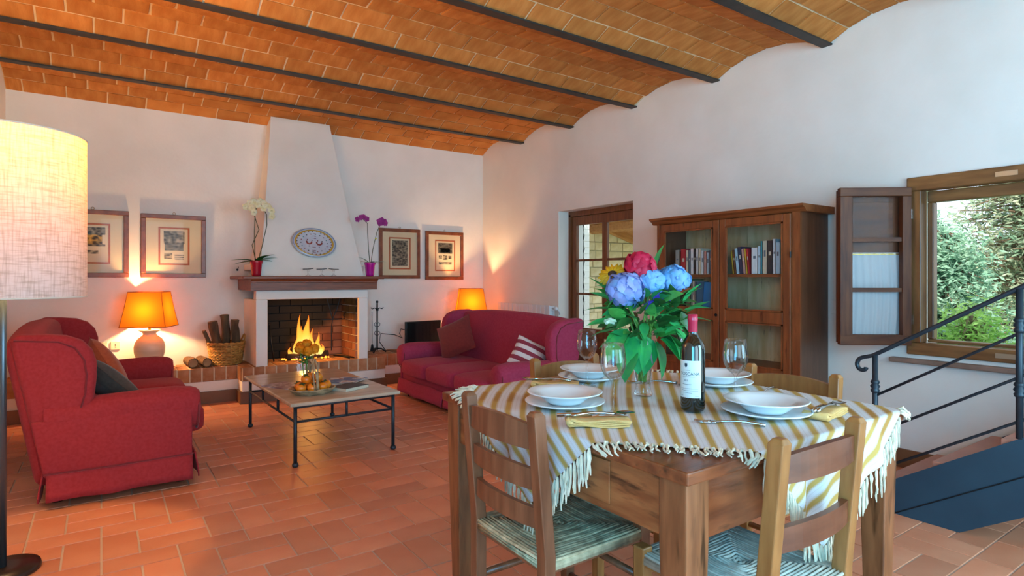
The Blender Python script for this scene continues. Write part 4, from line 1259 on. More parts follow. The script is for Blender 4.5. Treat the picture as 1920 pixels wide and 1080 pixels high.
for a, b, oa, ob in edge_pts():
    p = cloth_flat(a, b)
    o = (cloth_flat(a + oa * .02, b + ob * .02) - p).normalized()
    q0 = Vector(fold(p.x, p.y))
    hang = ZC - q0.z > .012
    for s_ in range(2):
        L_ = R3.uniform(.065, .10)
        pts = [q0]
        wob = R3.uniform(-.010, .010)
        for k in range(1, 6):
            t = k / 5
            if hang:
                q = q0 + Vector((R3.uniform(-.002, .002), R3.uniform(-.002, .002), -L_ * t)) + Vector((o.y, -o.x, 0)) * wob * t
                if TX0 - .06 < q0.x < TX0:
                    q.x = min(q.x, q0.x + .002)
                if TY0 - .06 < q0.y < TY0:
                    q.y = min(q.y, q0.y + .002)
            else:
                f = p + o * (L_ * .75 * t) + Vector((o.y, -o.x)) * (wob * t * 1.6 + R3.uniform(-.004, .004))
                q = Vector(fold(f.x, f.y)); q.z += .003 + R3.uniform(0, .006) * (1 - t)
                if abs(f.x - 1.57) > .53 or abs(f.y - 1.39) > .56:
                    q = Vector((min(max(f.x, TX0 - .012), TX1 + .012), min(max(f.y, TY0 - .012), TY1 + .012), TZ + .004 - .6 * max(0, TX0 - f.x, f.x - TX1, TY0 - f.y, f.y - TY1)))
            pts.append(q)
        fr.tube(pts, [.003, .0042, .0028, .0028, .003, .0016], 5)
tag(fr.build('fringe', mat('fringe_cotton', '#c9bda0', '#ddd3bb', rough=.9, scale=40, rnd_amt=.22), cloth), kind='stuff')

# ------------------------------------------------------------------ rush-seated chairs; local front = +y
mat('seat_filling_brown', '#4a3a26', rough=.95)
def make_chair(label, mw, ms, loc, rz, msl=None, slats=((.745, .808, .014), (.635, .69, .004), (.53, .583, .003))):
    t = thing('rush_chair', label, 'chair', loc, rz, 'rush-seated chairs round the dining table')
    w, dp, sh, th = .172, .182, .455, .85
    for s in (-1, 1):
        r = .0185
        x = s * w
        mb = MB().loft([(x - r, x + r, -dp - r, -dp + r, 0), (x - r, x + r, -dp - r, -dp + r, .46), (x - r, x + r, -dp - r - .035, -dp + r - .035, th - .012),
                        (x - r + .007, x + r - .007, -dp - r - .029, -dp + r - .043, th)])
        mb.build('back_post', mw, t, bevel=.003)
        MB().taper(x - .017, x + .017, dp - .017, dp + .017, 0, x - .019, x + .019, dp - .019, dp + .019, sh + .012).build('front_leg', mw, t, bevel=.004)
        for z in (.14, .27):
            MB().tube([(x, -dp, z), (x, dp, z)], .011, 8).build('stretcher', mw, t, smooth=True)
    for z in (.17, .30):
        MB().tube([(-w, dp, z), (w, dp, z)], .011, 8).build('stretcher', mw, t, smooth=True)
    MB().tube([(-w, -dp, .20), (w, -dp, .20)], .011, 8).build('stretcher', mw, t, smooth=True)
    for z0, z1, arch in slats:
        def fn(u, v):
            q = 2 * u - 1
            yy = -dp - .035 * max(0, ((z0 + z1) / 2 - .46) / .38) - .022 * (1 - q * q)
            return (q * (w - .01), yy, z0 + (z1 - z0) * v + (arch * (1 - q * q) if v > .5 else 0))
        MB().grid(fn, 13, 2).build('back_slat', msl or mw, t, solid=.016, smooth=False)
    fm = MB()
    for s in (-1, 1):
        fm.box(s * w - .012, s * w + .012, -dp, dp, .415, .432)
        fm.box(-w, w, s * dp - .012, s * dp + .012, .415, .432)
    fm.build('seat_frame', mw, t)
    cords = MB()
    n = 19
    for i in range(n):
        f = 1 - i / n
        a, b = (w + .012) * f, (dp + .012) * f
        z = .446 + .004 * math.sin(PI * (1 - f)) - (.004 if i > n - 3 else 0)
        pts = []
        for (x0, y0), (x1, y1) in (((-a, -b), (a, -b)), ((a, -b), (a, b)), ((a, b), (-a, b)), ((-a, b), (-a, -b))):
            for k in range(4):
                u = k / 4
                pts.append((x0 + (x1 - x0) * u + rnd.uniform(-.001, .001), y0 + (y1 - y0) * u + rnd.uniform(-.001, .001), z + rnd.uniform(-.0012, .0012) + .003 * abs(2 * u - 1)))
        cords.tube(pts, .0047, 6, closed=True)
    for zz in (.436, .428):
        cords.tube([(-w - .012, -dp - .012, zz), (w + .012, -dp - .012, zz), (w + .012, dp + .012, zz), (-w - .012, dp + .012, zz)], .008, 6, closed=True)
    cords.build('rush_seat', ms, t, smooth=True)
    MB().box(-w, w, -dp, dp, .432, .443).build('seat_filling', MATS['seat_filling_brown'], t)  # dark pad added below the cords so their gaps read as shade
    return t
m_rush2 = mat('pale_rush', '#a9aca0', '#c8cabb', rough=.75, scale=30, rnd_amt=.15)
make_chair('brown ladder-back rush chair at the left side of the table, in front of the sofa', m_chair, m_rush, (1.155, 1.41, 0), -PI / 2)
make_chair('rush chair with yellowish posts and dark slats nearest the camera', m_chairlt, m_rush2, (1.395, .945, 0), 0, m_slat, ((.745, .805, .012), (.585, .64, .004)))
make_chair('ladder-back rush chair at the far side of the table, below the far sofa arm', m_chairlt, m_rush, (1.73, 1.845, 0), PI)
make_chair('ladder-back rush chair at the stair side of the table, before the bookcase', m_chairlt, m_rush, (1.985, 1.265, 0), PI / 2)

# ------------------------------------------------------------------ plates, glasses, cutlery
ZP = ZC + .0045
flat = MB().lathe([(0, 0), (.07, 0), (.075, .004), (.128, .017), (.130, .020), (.127, .021), (.078, .009), (0, .008)], 48).mesh('dinner_plate', m_white, True)
deep = MB().lathe([(0, 0), (.055, 0), (.062, .006), (.088, .026), (.120, .035), (.123, .038), (.119, .039), (.086, .031), (.060, .012), (0, .010)], 48).mesh('soup_plate', m_white, True)
for (x, y), where in (((1.235, 1.475), 'left on the table'), ((1.655, 1.03), 'right of the bottle'),
                      ((1.64, 1.80), 'nearest the sofa'), ((1.965, 1.425), 'nearest the bookcase')):
    for nm, me, z, k in (('dinner_plate', flat, 0, 'flat white dinner plate under the soup plate'), ('soup_plate', deep, .0115, 'deep white soup plate stacked on the dinner plate')):
        o = bpy.data.objects.new(nm, me); COL.objects.link(o)
        o.location = (x, y, ZP + z)
        tag(o, k + ' ' + where, 'plate', nm.replace('_', ' ') + 's on the dining table')
gprof = [(0, 0), (.034, 0), (.034, .0015), (.012, .006), (.0045, .014), (.0038, .05), (.0040, .095), (.012, .104), (.028, .118), (.038, .142), (.040, .165), (.0365, .195), (.033, .215)]
ginner = [(.0322, .215), (.0357, .195), (.0392, .165), (.0372, .142), (.027, .119), (.011, .106), (0, .105)]
for (x, y), lab in (((1.285, 1.305), 'wine glass nearest the napkin with the spoon, left of the vase'), ((1.535, 1.70), 'wine glass beside the far plates, in front of the wine red sofa'),
                    ((1.70, 1.165), 'wine glass behind the front plates, before the bookcase'), ((1.865, 1.49), 'wine glass half hidden behind the wine bottle')):
    t = thing('wine_glass', lab, 'wine glass', (x, y, ZP), 0, 'wine glasses on the dining table')
    MB().lathe(gprof[:7] + [(0, .097)], 32).build('stem_and_foot', m_glass, t, smooth=True)
    MB().lathe(gprof[6:] + ginner, 32).build('bowl', m_glass, t, smooth=True)

def fork(mb, L=.19):
    pts = [(0, -L * .5 + L * .68 * k / 8, .004 + .006 * math.sin(PI * k / 8)) for k in range(9)]
    mb.tube(pts, [.0055, .006, .0055, .0045, .0035, .003, .003, .0032, .004], 6)
    mb.box(-.011, .011, L * .18, L * .27, .003, .0055)
    for x in (-.0095, -.0032, .0032, .0095):
        mb.tube([(x, L * .26, .0042), (x, L * .4, .002), (x, L * .5, .006)], [.002, .0018, .001], 5)
def knife(mb, L=.2):
    mb.tube([(0, -L * .5, .005), (0, -L * .3, .006), (0, 0, .005)], [.006, .0065, .005], 8)
    mb.prism([(-.001, 0), (.010, .02), (.011, L * .3), (.006, L * .45), (0, L * .5), (-.003, 0)], 'z', .004, .0055)
def spoon(mb, L=.19):
    mb.tube([(0, -L * .5 + L * .7 * k / 8, .004 + .007 * math.sin(PI * k / 8)) for k in range(9)], [.0055, .006, .0055, .0045, .0035, .003, .003, .0032, .004], 6)
    mb.grid(lambda u, v: (.019 * (2 * u - 1) * math.sqrt(max(0.0, 1 - (2 * v - 1) ** 2)), L * .2 + .058 * v, .004 + .006 * (2 * u - 1) ** 2 * (1 - (2 * v - 1) ** 2) + .004 * (2 * v - 1) ** 2), 8, 10)
def cutlery(fn, name, label, loc, rz, tilt=0):
    mb = MB(); fn(mb)
    o = mb.build(name, m_metal, None, smooth=True, loc=loc, rot=(tilt, 0, rz))
    return tag(o, label, name)
m_nap = mat('yellow_napkin', '#d6a862', '#deb576', rough=.9, scale=60, bump=.1)
def napkin(label, loc, rz, w=.17, d=.075):
    t = MB()
    for k in range(4):
        z0 = .0025 + .0045 * k
        t.grid(lambda u, v: (w * (u - .5) + .002 * k, d * (v - .5) * (1 - .03 * k), z0 + .0022 * math.sin(u * 7 + k) + .006 * max(0, (.18 - u) / .18) * (1 if k > 1 else 0)), 14, 5)
    t.tube([(-w * .5 + .004, -d * .45, .012), (-w * .5 + .004, d * .45, .012)], .0095, 8)
    o = t.build('napkin', m_nap, None, smooth=True, solid=.0028, loc=loc, rot=(0, 0, rz))
    return tag(o, label, 'napkin', 'yellow folded napkins')
ZN = ZC + .004
napkin('folded yellow napkin at the front left of the table, under spoon and knife', (1.155, 1.235, ZN), -.62)
cutlery(knife, 'knife', 'knife on the yellow napkin at the front left of the table', (1.145, 1.248, ZN + .022), -.62 - PI / 2 + .08)
cutlery(spoon, 'spoon', 'spoon on the yellow napkin at the front left of the table', (1.175, 1.232, ZN + .022), -.62 - PI / 2 + .2)
napkin('folded yellow napkin at the far left of the table, near the sofa', (1.43, 1.765, ZN), -.75)
cutlery(knife, 'knife', 'knife on the yellow napkin at the far left of the table', (1.425, 1.775, ZN + .022), -.75 - PI / 2 + .1)
cutlery(spoon, 'spoon', 'spoon on the yellow napkin at the far left of the table', (1.40, 1.782, ZN + .022), -.75 + PI / 2 - .1)
napkin('folded yellow napkin right of the front plates, behind the front chair', (1.80, .925, ZN), .15)
cutlery(knife, 'knife', 'knife on the yellow napkin right of the front plates', (1.80, .93, ZN + .022), .2 - PI / 2)
cutlery(spoon, 'spoon', 'spoon on the yellow napkin right of the front plates', (1.81, .915, ZN + .022), .1 - PI / 2)
cutlery(fork, 'fork', 'fork lying left of the front plates, near the table corner', (1.465, 1.025, ZN), .62)
cutlery(fork, 'fork', 'fork lying right of the plates on the bookcase side', (1.985, 1.235, ZN), PI / 2 + .25)
cutlery(fork, 'fork', 'fork lying beside the vase at the far side of the table', (1.79, 1.60, ZN), .75)

# ------------------------------------------------------------------ wine bottle
wbt = thing('wine_bottle', 'dark red wine bottle with pale label and red capsule on the dining table', 'bottle', (1.523, 1.196, ZP))
m_bot = mat('dark_bottle_glass', '#0c120f', rough=.05, coat=.6, spec=.8)
MB().lathe([(0, .004), (.030, 0), (.036, .006), (.0372, .02), (.0372, .192), (.0345, .208), (.025, .224), (.0162, .237), (.0142, .25), (.0142, .298), (0, .298)], 40).build('glass', m_bot, wbt, smooth=True)
MB().lathe([(.0146, .246), (.0149, .247), (.0149, .279), (.0158, .281), (.0158, .289), (.0149, .291), (.0149, .301), (.013, .302), (0, .302)], 32).build('capsule', mat('red_capsule', '#b0163c', rough=.3, coat=.3), wbt, smooth=True)
RL = .0376
A0 = math.atan2(-1.196, -1.523) - .30   # label centre, turned a little to the left of the camera
def on_bottle(x, z, r):
    a = A0 + x / RL
    return (r * math.cos(a), r * math.sin(a), z)
MB().grid(lambda u, v: on_bottle(-.038 + .076 * u, .045 + .115 * v, RL), 20, 2).build('paper_label', mat('pale_label', '#cdd3cf', rough=.6), wbt, smooth=True)
def text_on_bottle(txt, size, x, z, m, name):
    cu = bpy.data.curves.new('t', 'FONT'); cu.body = txt; cu.size = size; cu.align_x = 'CENTER'
    ob = bpy.data.objects.new('t', cu); COL.objects.link(ob)
    bpy.context.view_layer.update()
    me = bpy.data.meshes.new_from_object(ob.evaluated_get(bpy.context.evaluated_depsgraph_get()))
    bpy.data.objects.remove(ob)
    bm = bmesh.new(); bm.from_mesh(me)
    bmesh.ops.subdivide_edges(bm, edges=[e for e in bm.edges if e.calc_length() > size * .3], cuts=2)
    for v in bm.verts:
        v.co = Vector(on_bottle(x + v.co.x, z + v.co.y, RL + .0004))
    bm.to_mesh(me); bm.free()
    me.materials.clear(); me.materials.append(m)
    o = bpy.data.objects.new(name, me); COL.objects.link(o); o.parent = wbt
    return o
m_ink = mat('label_ink', '#3c4c58', rough=.7)
text_on_bottle('TOSCANA', .0135, .001, .1145, m_ink, 'lettering')
text_on_bottle('2015', .0075, -.010, .096, m_ink, 'lettering')
li = MB()
for z, x0, x1, hh in ((.1095, -.022, .018, .0007), (.086, -.022, .008, .0009), (.073, -.028, .028, .0008), (.067, -.026, .028, .0008), (.060, -.022, .010, .0007), (.130, -.016, .004, .0008), (.051, -.030, -.02, .0008), (.051, .018, .03, .0008)):
    li.grid(lambda u, v: on_bottle(x0 + (x1 - x0) * u, z + hh * v, RL + .0004), 8, 2)
li.build('label_lines', m_ink, wbt)
cr = MB()
cr.grid(lambda u, v: on_bottle(-.0095 + (.009) * (u - .5) * (1 if v > .45 else (v / .45) ** .6), .1385 + .013 * v, RL + .0004), 5, 8)
cr.build('crest', mat('crest_ink', '#1f3644', rough=.6), wbt)

# ------------------------------------------------------------------ glass vase and bouquet
VX, VY = 1.575, 1.45
va = thing('glass_vase', 'flared clear glass vase with thick base in the middle of the dining table', 'vase', (VX, VY, ZP))
MB().lathe([(0, 0), (.031, 0), (.033, .006), (.027, .022), (.026, .035), (.029, .06), (.034, .11), (.043, .168), (.0405, .168), (.0315, .11), (.026, .062), (.022, .042), (0, .038)], 36).build('glass', m_glass, va, smooth=True)
MB().lathe([(0, .0395), (.0215, .043), (.0255, .062), (.029, .09), (0, .09)], 24).build('water', thin_glass('water', (.9, .97, .94, 1), .1, .02, .3), va, smooth=True)
bo = thing('bouquet', 'mixed bouquet of blue hydrangeas, red peony, sunflower and green foliage', 'flowers', (VX, VY, ZP))
R4 = random.Random(5)
fwd = Vector((math.sin(YAW), math.cos(YAW), 0)); rt = Vector((math.cos(YAW), -math.sin(YAW), 0)); up = Vector((0, 0, 1))
def at(r, z, d=0):   # a place in the bunch: r right, z up from the table, d towards the viewer
    return rt * r + up * z - fwd * d
def stemto(p, r=.0035, m=None):
    b = Vector((R4.uniform(-.012, .012), R4.uniform(-.012, .012), .05))
    mid = Vector((R4.uniform(-.02, .02), R4.uniform(-.02, .02), .165))
    MB().tube([b, b.lerp(mid, .5), mid, mid.lerp(p, .5) + Vector((0, 0, .01)), p], r, 7).build('stem', m or m_stem, bo, smooth=True)
m_hyd = mat('hydrangea_blue', '#6f8fd0', '#a3a9e0', rough=.6, scale=14, rnd_amt=.22, spots=('#8fc0e8', 18, (.5, .7)))
m_hyd2 = mat('hydrangea_sky', '#62a8d8', '#8fb4e6', rough=.6, scale=14, rnd_amt=.2)
m_peo = mat('peony_red', '#b81238', '#d8244c', rough=.55, scale=10, rnd_amt=.18)
m_sun = mat('sunflower_petal', '#e0a010', '#f0bf20', rough=.6, scale=20, rnd_amt=.15)
m_ane = mat('anemone_violet', '#4a3cc0', '#6a52d8', rough=.5, scale=20, rnd_amt=.15)
m_redlf = mat('rust_leaf', '#a83a1c', '#c04a24', rough=.6, scale=20)
m_brt = mat('bright_leaf', '#3fb358', '#2f9c5c', rough=.4, scale=30, rnd_amt=.3)
for m_ in (m_hyd, m_hyd2, m_peo, m_sun, m_ane, m_brt, m_green):
    glow_through(m_, .3)
def bloom(name, c, r, n, m, pr=.56, flat=.85):
    o = MB()
    for k in range(n):
        z = 1 - 1.7 * (k + .5) / n; a = k * 2.39996
        s_ = math.sqrt(max(0, 1 - z * z))
        d = Vector((s_ * math.cos(a), s_ * math.sin(a), z * flat))
        petal_flower(o, c + d * r * R4.uniform(.8, 1.0), r * pr, k * 1.3, d + Vector((R4.uniform(-.3, .3), R4.uniform(-.3, .3), R4.uniform(-.1, .3))), 4, .72)
    b = o.build(name, m, bo, smooth=True)
    return b
for c, r, n, m in ((at(-.075, .375, .05), .062, 46, m_hyd), (at(.015, .405, .03), .05, 36, m_hyd2), (at(.105, .412, .02), .050, 38, m_hyd2)):
    bloom('hydrangea', c, r, n, m); stemto(c - up * .03)
c = at(-.018, .458, .02)
mb = MB(); ball_bloom(mb, c, .042, 24, .95, 3, .75); mb.build('peony', m_peo, bo, smooth=True); stemto(c - up * .03)
c = at(-.105, .425, -.01)
sf = MB()
F = (rt * -.3 - fwd * .6 + up * .55).normalized()
for ring_, rr in ((0, .056), (1, .048)):
    petal_flower(sf, c + F * .004 * ring_, rr, ring_ * .2, F, 17, .16)
so = sf.build('sunflower', m_sun, bo, smooth=True); stemto(c - F * .02)
MB().ball(c + F * .008, (.017, .017, .012), 12, 8).build('sunflower_disc', mat('sunflower_disc_brown', '#3a2412', rough=.9), so, smooth=True)
for c, r in ((at(.050, .352, .06), .034), (at(.012, .322, .065), .026)):
    o = MB(); F = (-fwd * .5 + up * .8 + rt * R4.uniform(-.3, .3))
    for k in range(2):
        petal_flower(o, c + up * .006 * k, r * (1 - .25 * k), k * .6, F, 6, .5)
    o.build('anemone', m_ane, bo, smooth=True); stemto(c)
c = at(-.125, .262, .05)
rose(MB(), c, .020, 3, 4).build('white_rosebud', mat('cream_bud', '#c8d8b8', '#dbe4cc', rough=.6, scale=20), bo, smooth=True); stemto(c)
lm_brt = leaf_mesh(.095, .019, .2, .25).mesh('leaf', m_brt, True)
lm_grn = leaf_mesh(.085, .026, .25, .2).mesh('leaf', m_green, True)
lm_drk = leaf_mesh(.10, .023, .15, .2).mesh('leaf', m_dgreen, True)
lm_big = leaf_mesh(.13, .045, .35, .15).mesh('leaf', m_brt, True)
lm_red = leaf_mesh(.05, .020, .25, .2).mesh('leaf', m_redlf, True)
def leaf(me, p, d, roll=0, s=1):
    o = bpy.data.objects.new('leaf', me); COL.objects.link(o); o.parent = bo
    q = Vector(d).normalized().to_track_quat('Y', 'Z')
    o.rotation_euler = (q.to_matrix() @ Matrix.Rotation(roll, 3, 'Y')).to_euler()
    o.location = p; o.scale = (s, s, s)
# leafy sprays left and right, big soft leaves over the rim, small leaves in between
for r, z, d, dr, dz in ((-.10, .30, .02, -1, .25), (-.11, .265, .03, -1, .0), (-.10, .33, 0, -1, .6), (-.10, .24, .03, -1, -.15), (-.12, .36, .0, -.8, .9), (-.08, .215, .04, -1, -.35), (-.12, .31, .04, -1, .1), (-.09, .37, .02, -.9, .4)):
    leaf(lm_brt, at(r, z, d), rt * dr + up * dz - fwd * R4.uniform(-.2, .4), R4.uniform(-.5, .5))
for r, z, d, dr, dz, me in ((.13, .30, .03, 1, .35, lm_brt), (.14, .272, .03, 1, .12, lm_brt), (.12, .33, .02, .9, .9, lm_brt), (.10, .28, .05, .6, -.6, lm_drk), (.12, .30, .05, .3, -1, lm_drk), (.09, .25, .04, .5, -.9, lm_drk), (.10, .31, .05, -.2, .9, lm_drk),
                            (.075, .33, .06, .5, .4, lm_drk), (.15, .29, .0, .8, .6, lm_brt), (.135, .325, .02, .5, 1, lm_brt), (.04, .44, .0, .2, 1, lm_drk), (.135, .36, .03, .4, .3, lm_red), (.125, .355, .03, -.1, .6, lm_red)):
    leaf(me, at(r, z, d), rt * dr + up * dz - fwd * R4.uniform(0, .4), R4.uniform(-.4, .4))
for r, z, dr, dz in ((-.045, .215, -.35, -.75), (.0, .215, .1, -1), (.05, .21, .7, -.5), (-.065, .24, -.7, -.6), (.03, .20, .4, -.9), (-.02, .22, -.2, -.9), (-.05, .19, -.4, -.8), (.075, .225, .5, -.7)):
    leaf(lm_big, at(r, z, .05), rt * dr + up * dz - fwd * .35, R4.uniform(-.3, .3))
for k in range(150):
    a = R4.uniform(0, 2 * PI); rr = R4.uniform(.03, .105); z = R4.uniform(.20, .37)
    p = Vector((rr * math.cos(a), rr * math.sin(a), z))
    leaf((lm_grn, lm_brt, lm_drk)[k % 3], p, Vector((math.cos(a), math.sin(a), R4.uniform(-.5, .9))), R4.uniform(-1, 1), R4.uniform(.6, 1.05))
for k in range(6):
    stemto(at(R4.uniform(-.05, .06), R4.uniform(.22, .30), R4.uniform(-.02, .04)), .004)
MB().tube([at(-.005, .20, .075), at(.012, .155, .06), at(.02, .12, .05)], .004, 7).build('twig', mat('grey_twig', '#a89a94', rough=.7), bo, smooth=True)
MB().lathe([(.0225, .105), (.0235, .107), (.0235, .114), (.0225, .116)], 20).build('green_band', mat('band_green', '#2f9a7a', rough=.5), bo, smooth=True)
# ------------------------------------------------------------------ bookcase
BX0, BX1, BYa, BYb, BZ = 3.815, XR - .002, 2.128, 3.358, 1.645
bc = thing('bookcase', 'tall glazed two-door wooden bookcase against the right wall', 'bookcase', (BX0, BYa, 0))
bw = BYb - BYa; bd = BX1 - BX0
MB().box(.02, bd, 0, .025, .05, BZ).build('side_panel', m_cside, bc)
MB().box(.02, bd, bw - .025, bw, .05, BZ).build('side_panel', m_cside, bc)
MB().box(.02, bd, .025, bw - .025, BZ - .02, BZ).build('top_panel', m_cwoodh, bc)
MB().box(.02, bd, .025, bw - .025, .08, .10).build('bottom_panel', m_cwoodh, bc)
nb = 6
for k in range(nb):
    a = .025 + (bw - .05) * k / nb; b = .025 + (bw - .05) * (k + 1) / nb
    MB().box(bd - .02, bd - .004 - .003 * (k % 2), a + .001, b - .001, .10, BZ - .02).build('back_board', m_pine, bc)
MB().prism([(.0, BZ), (-.012, BZ + .012), (-.02, BZ + .022), (-.045, BZ + .034), (-.05, BZ + .05), (bd, BZ + .05), (bd, BZ)], 'y', -.045, bw + .045, None).build('cornice', m_cwoodh, bc)
MB().box(0, .03, -.004, bw + .004, 0, .11).box(.03, bd, -.004, .02, 0, .11).box(.03, bd, bw - .02, bw + .004, 0, .11).build('plinth', m_cwoodh, bc, bevel=.004)
MB().box(0, .02, .0, .055, .11, BZ).build('face_stile', m_cwood, bc)
MB().box(0, .02, bw - .03, bw, .11, BZ).build('face_stile', m_cwood, bc)
for z in (.575, .945, 1.232):
    MB().box(.04, bd - .02, .026, bw - .026, z - .022, z).build('shelf', m_cwoodh, bc)
def cdoor(y0, y1):
    d = MB().box(-.012, .012, y0, y0 + .055, .11, BZ - .004).box(-.012, .012, y1 - .055, y1, .11, BZ - .004)
    for z0, z1 in ((.11, .19), (.52, .57), (.883, .969), (1.585, BZ - .004)):
        d.box(-.012, .012, y0 + .055, y1 - .055, z0, z1)
    do = d.build('door', m_cwood, bc, bevel=.005)
    for z0, z1 in ((.57, .883), (.969, 1.585)):
        MB().box(-.002, .001, y0 + .054, y1 - .054, z0 - .002, z1 + .002).build('pane', m_pane, do)
        be = MB()
        for a, b, c, e in ((y0 + .055, y1 - .055, z0, z0 + .01), (y0 + .055, y1 - .055, z1 - .01, z1), (y0 + .055, y0 + .065, z0, z1), (y1 - .065, y1 - .055, z0, z1)):
            be.box(-.016, -.003, a, b, c, e)
        be.build('glazing_bead', m_cwood, do)
    MB().box(-.006, .006, y0 + .05, y1 - .05, .185, .525).build('lower_panel', m_cwood, do)
    return do
d1 = cdoor(.06, .617)
d2 = cdoor(.621, bw - .032)
MB().lathe([(0, 0), (.012, 0), (.012, .004), (0, .004)], 10, M=Matrix.Translation((-.012, .645, .925)) @ Matrix.Rotation(-PI / 2, 4, 'Y')).tube([(-.014, .645, .925), (-.03, .645, .925)], .004, 6).build('key', m_iron, d2)
for do, yy in ((d1, .06), (d2, bw - .034)):
    for z in (.40, 1.36):
        MB().tube([(-.013, yy, z - .02), (-.013, yy, z + .02)], .006, 8).build('hinge', m_iron, do)

cols = {'grey': '#8d908a', 'dark': '#23252a', 'red': '#a8222e', 'cream': '#c6bfa6', 'white': '#cfd4d4', 'brown': '#6a4028', 'navy': '#26304a', 'pink': '#b98a80', 'yellow': '#c99a34',
        'teal': '#2c8a98', 'pale blue': '#a9c4cf', 'green': '#2a5a3e', 'blue': '#2f7fb4', 'slate': '#5b6670'}
bmats = {k: mat('book_' + k.replace(' ', '_'), v, rough=.5) for k, v in cols.items()}
ordn = ['first', 'second', 'third', 'fourth', 'fifth', 'sixth', 'seventh', 'eighth', 'ninth', 'tenth', 'eleventh', 'twelfth', 'thirteenth', 'fourteenth', 'fifteenth', 'sixteenth', 'seventeenth']
def book(label, col, y, z, th, h, dp, lean=0, x=None, group=None):
    """stands with its spine to the room; y is the side towards the fireplace"""
    x = x if x is not None else BX0 + .06
    t = thing('book', label, 'book', (x, y, z + .0005), 0, group)
    t.rotation_euler = (lean, 0, 0)
    MB().box(0, .003, -th, 0, 0, h).box(0, dp, -.002, 0, 0, h).box(0, dp, -th, -th + .002, 0, h).build('cover', bmats[col], t)
    MB().box(.003, dp - .004, -th + .002, -.002, .003, h - .003).build('pages', m_paper, t)
    R_ = random.Random(label)
    if th > .016:
        MB().box(-.0006, 0, -th * .7, -th * .3, h * R_.uniform(.5, .6), h * R_.uniform(.63, .72)).build('spine_print', bmats['cream' if col not in ('cream', 'white', 'grey', 'pale blue') else 'slate'], t)
    return t
def rowb(y, z, seq, where, group, lean=0):
    for i, (c, th, h) in enumerate(seq):
        book('%s book on the %s, %s spine' % (ordn[i], where, c), c, y, z, th - .001, h, .14, lean if i < 7 else 0, None, group)
        y -= th
    return y
rowb(3.215, 1.232, (('grey', .042, .20), ('brown', .012, .19), ('red', .052, .205), ('cream', .024, .195), ('slate', .022, .195), ('white', .030, .205), ('dark', .022, .205), ('white', .022, .205), ('cream', .026, .20),
                    ('white', .026, .185), ('pink', .026, .18), ('pale blue', .022, .17), ('slate', .038, .185)), 'upper left shelf', 'books on the upper left shelf')
rowb(2.68, 1.232, (('yellow', .014, .17), ('brown', .020, .18), ('pale blue', .026, .19), ('navy', .030, .20), ('pink', .022, .185), ('yellow', .016, .185), ('red', .018, .185)), 'upper right shelf from the left', 'leaning books on the upper right shelf', -.10)
y = 2.525
for i, (c, th, h) in enumerate((('white', .050, .19), ('pale blue', .024, .20), ('teal', .014, .235), ('cream', .036, .235), ('dark', .042, .235), ('white', .022, .245), ('pale blue', .034, .22), ('teal', .024, .215), ('pink', .026, .21), ('navy', .022, .20))):
    book('%s upright book after the leaning ones on the upper right shelf, %s spine' % (ordn[i], c), c, y, 1.232, th - .001, h, .15, 0, None, 'upright books on the upper right shelf')
    y -= th
y = 3.07
for i, (c, th, h) in enumerate((('green', .012, .25), ('grey', .016, .235), ('cream', .018, .235), ('slate', .016, .23))):
    book('%s book from the left on the middle left shelf, %s spine' % (ordn[i], c), c, y, .945, th - .001, h, .16, 0, None, 'books on the middle left shelf')
    y -= th
t = thing('picture_book', 'large book with blue cover shown face-on behind the left glass door', 'book', (BX0 + .13, 2.905, .946)); t.rotation_euler = (0, .12, 0)
MB().box(0, .003, -.1, .1, 0, .225).build('cover', bmats['blue'], t); MB().box(.003, .015, -.098, .098, .002, .222).build('pages', m_paper, t)
t = thing('booklet', 'small white booklet leaning on the blue book in the bookcase', 'book', (BX0 + .09, 2.835, .946)); t.rotation_euler = (0, .16, 0)
MB().box(0, .003, -.055, .055, 0, .14).build('cover', bmats['white'], t); MB().box(.003, .010, -.053, .053, .002, .138).build('pages', m_paper, t)

# ------------------------------------------------------------------ glazed door in its deep reveal
door = tag(bpy.data.objects.new('door_1', None), kind='structure'); COL.objects.link(door); door.location = (4.345, DY0, 0)
dw = DY1 - DY0
for a, b, z0, z1 in ((0, .055, 0, DZ - .03), (dw - .035, dw, 0, DZ - .03), (0, dw, DZ - .055, DZ)):
    MB().box(-.02, .05, a, b, z0, z1).build('door_frame', m_dwood, door)
ly0, ly1 = .06, dw - .04
lf = MB()
for a, b in ((ly0, ly0 + .10), (ly1 - .07, ly1)):
    lf.box(0, .04, a, b, .005, DZ - .058)
for z0, z1 in ((.005, .14), (.56, .655), (1.79, DZ - .058)):
    lf.box(0, .04, ly0 + .10, ly1 - .07, z0, z1)
lo = lf.build('door_leaf', m_dwood, door, bevel=.004)
ga, gb = ly0 + .10, ly1 - .07
gm = (ga + gb) / 2 - .02
MB().box(.004, .036, gm - .035, gm + .035, .655, 1.79).build('mullion', m_dwood, lo)
for z in (1.03, 1.40):
    MB().box(.008, .032, ga, gb, z - .012, z + .012).build('glazing_bar', m_dwood, lo)
for a, b in ((ga, gm - .035), (gm + .035, gb)):
    for z0, z1 in ((.655, 1.018), (1.042, 1.388), (1.412, 1.79)):
        MB().box(.018, .022, a - .004, b + .004, z0 - .004, z1 + .004).build('pane', m_pane, lo)
    MB().box(.012, .03, a - .01, b + .01, .13, .57).build('panel', m_dwood, lo, bevel=.006)
MB().tube([(0, ly0 + .05, .98), (-.05, ly0 + .05, .98), (-.055, ly0 + .15, .98)], .008, 8).build('handle', m_brass, lo, smooth=True)

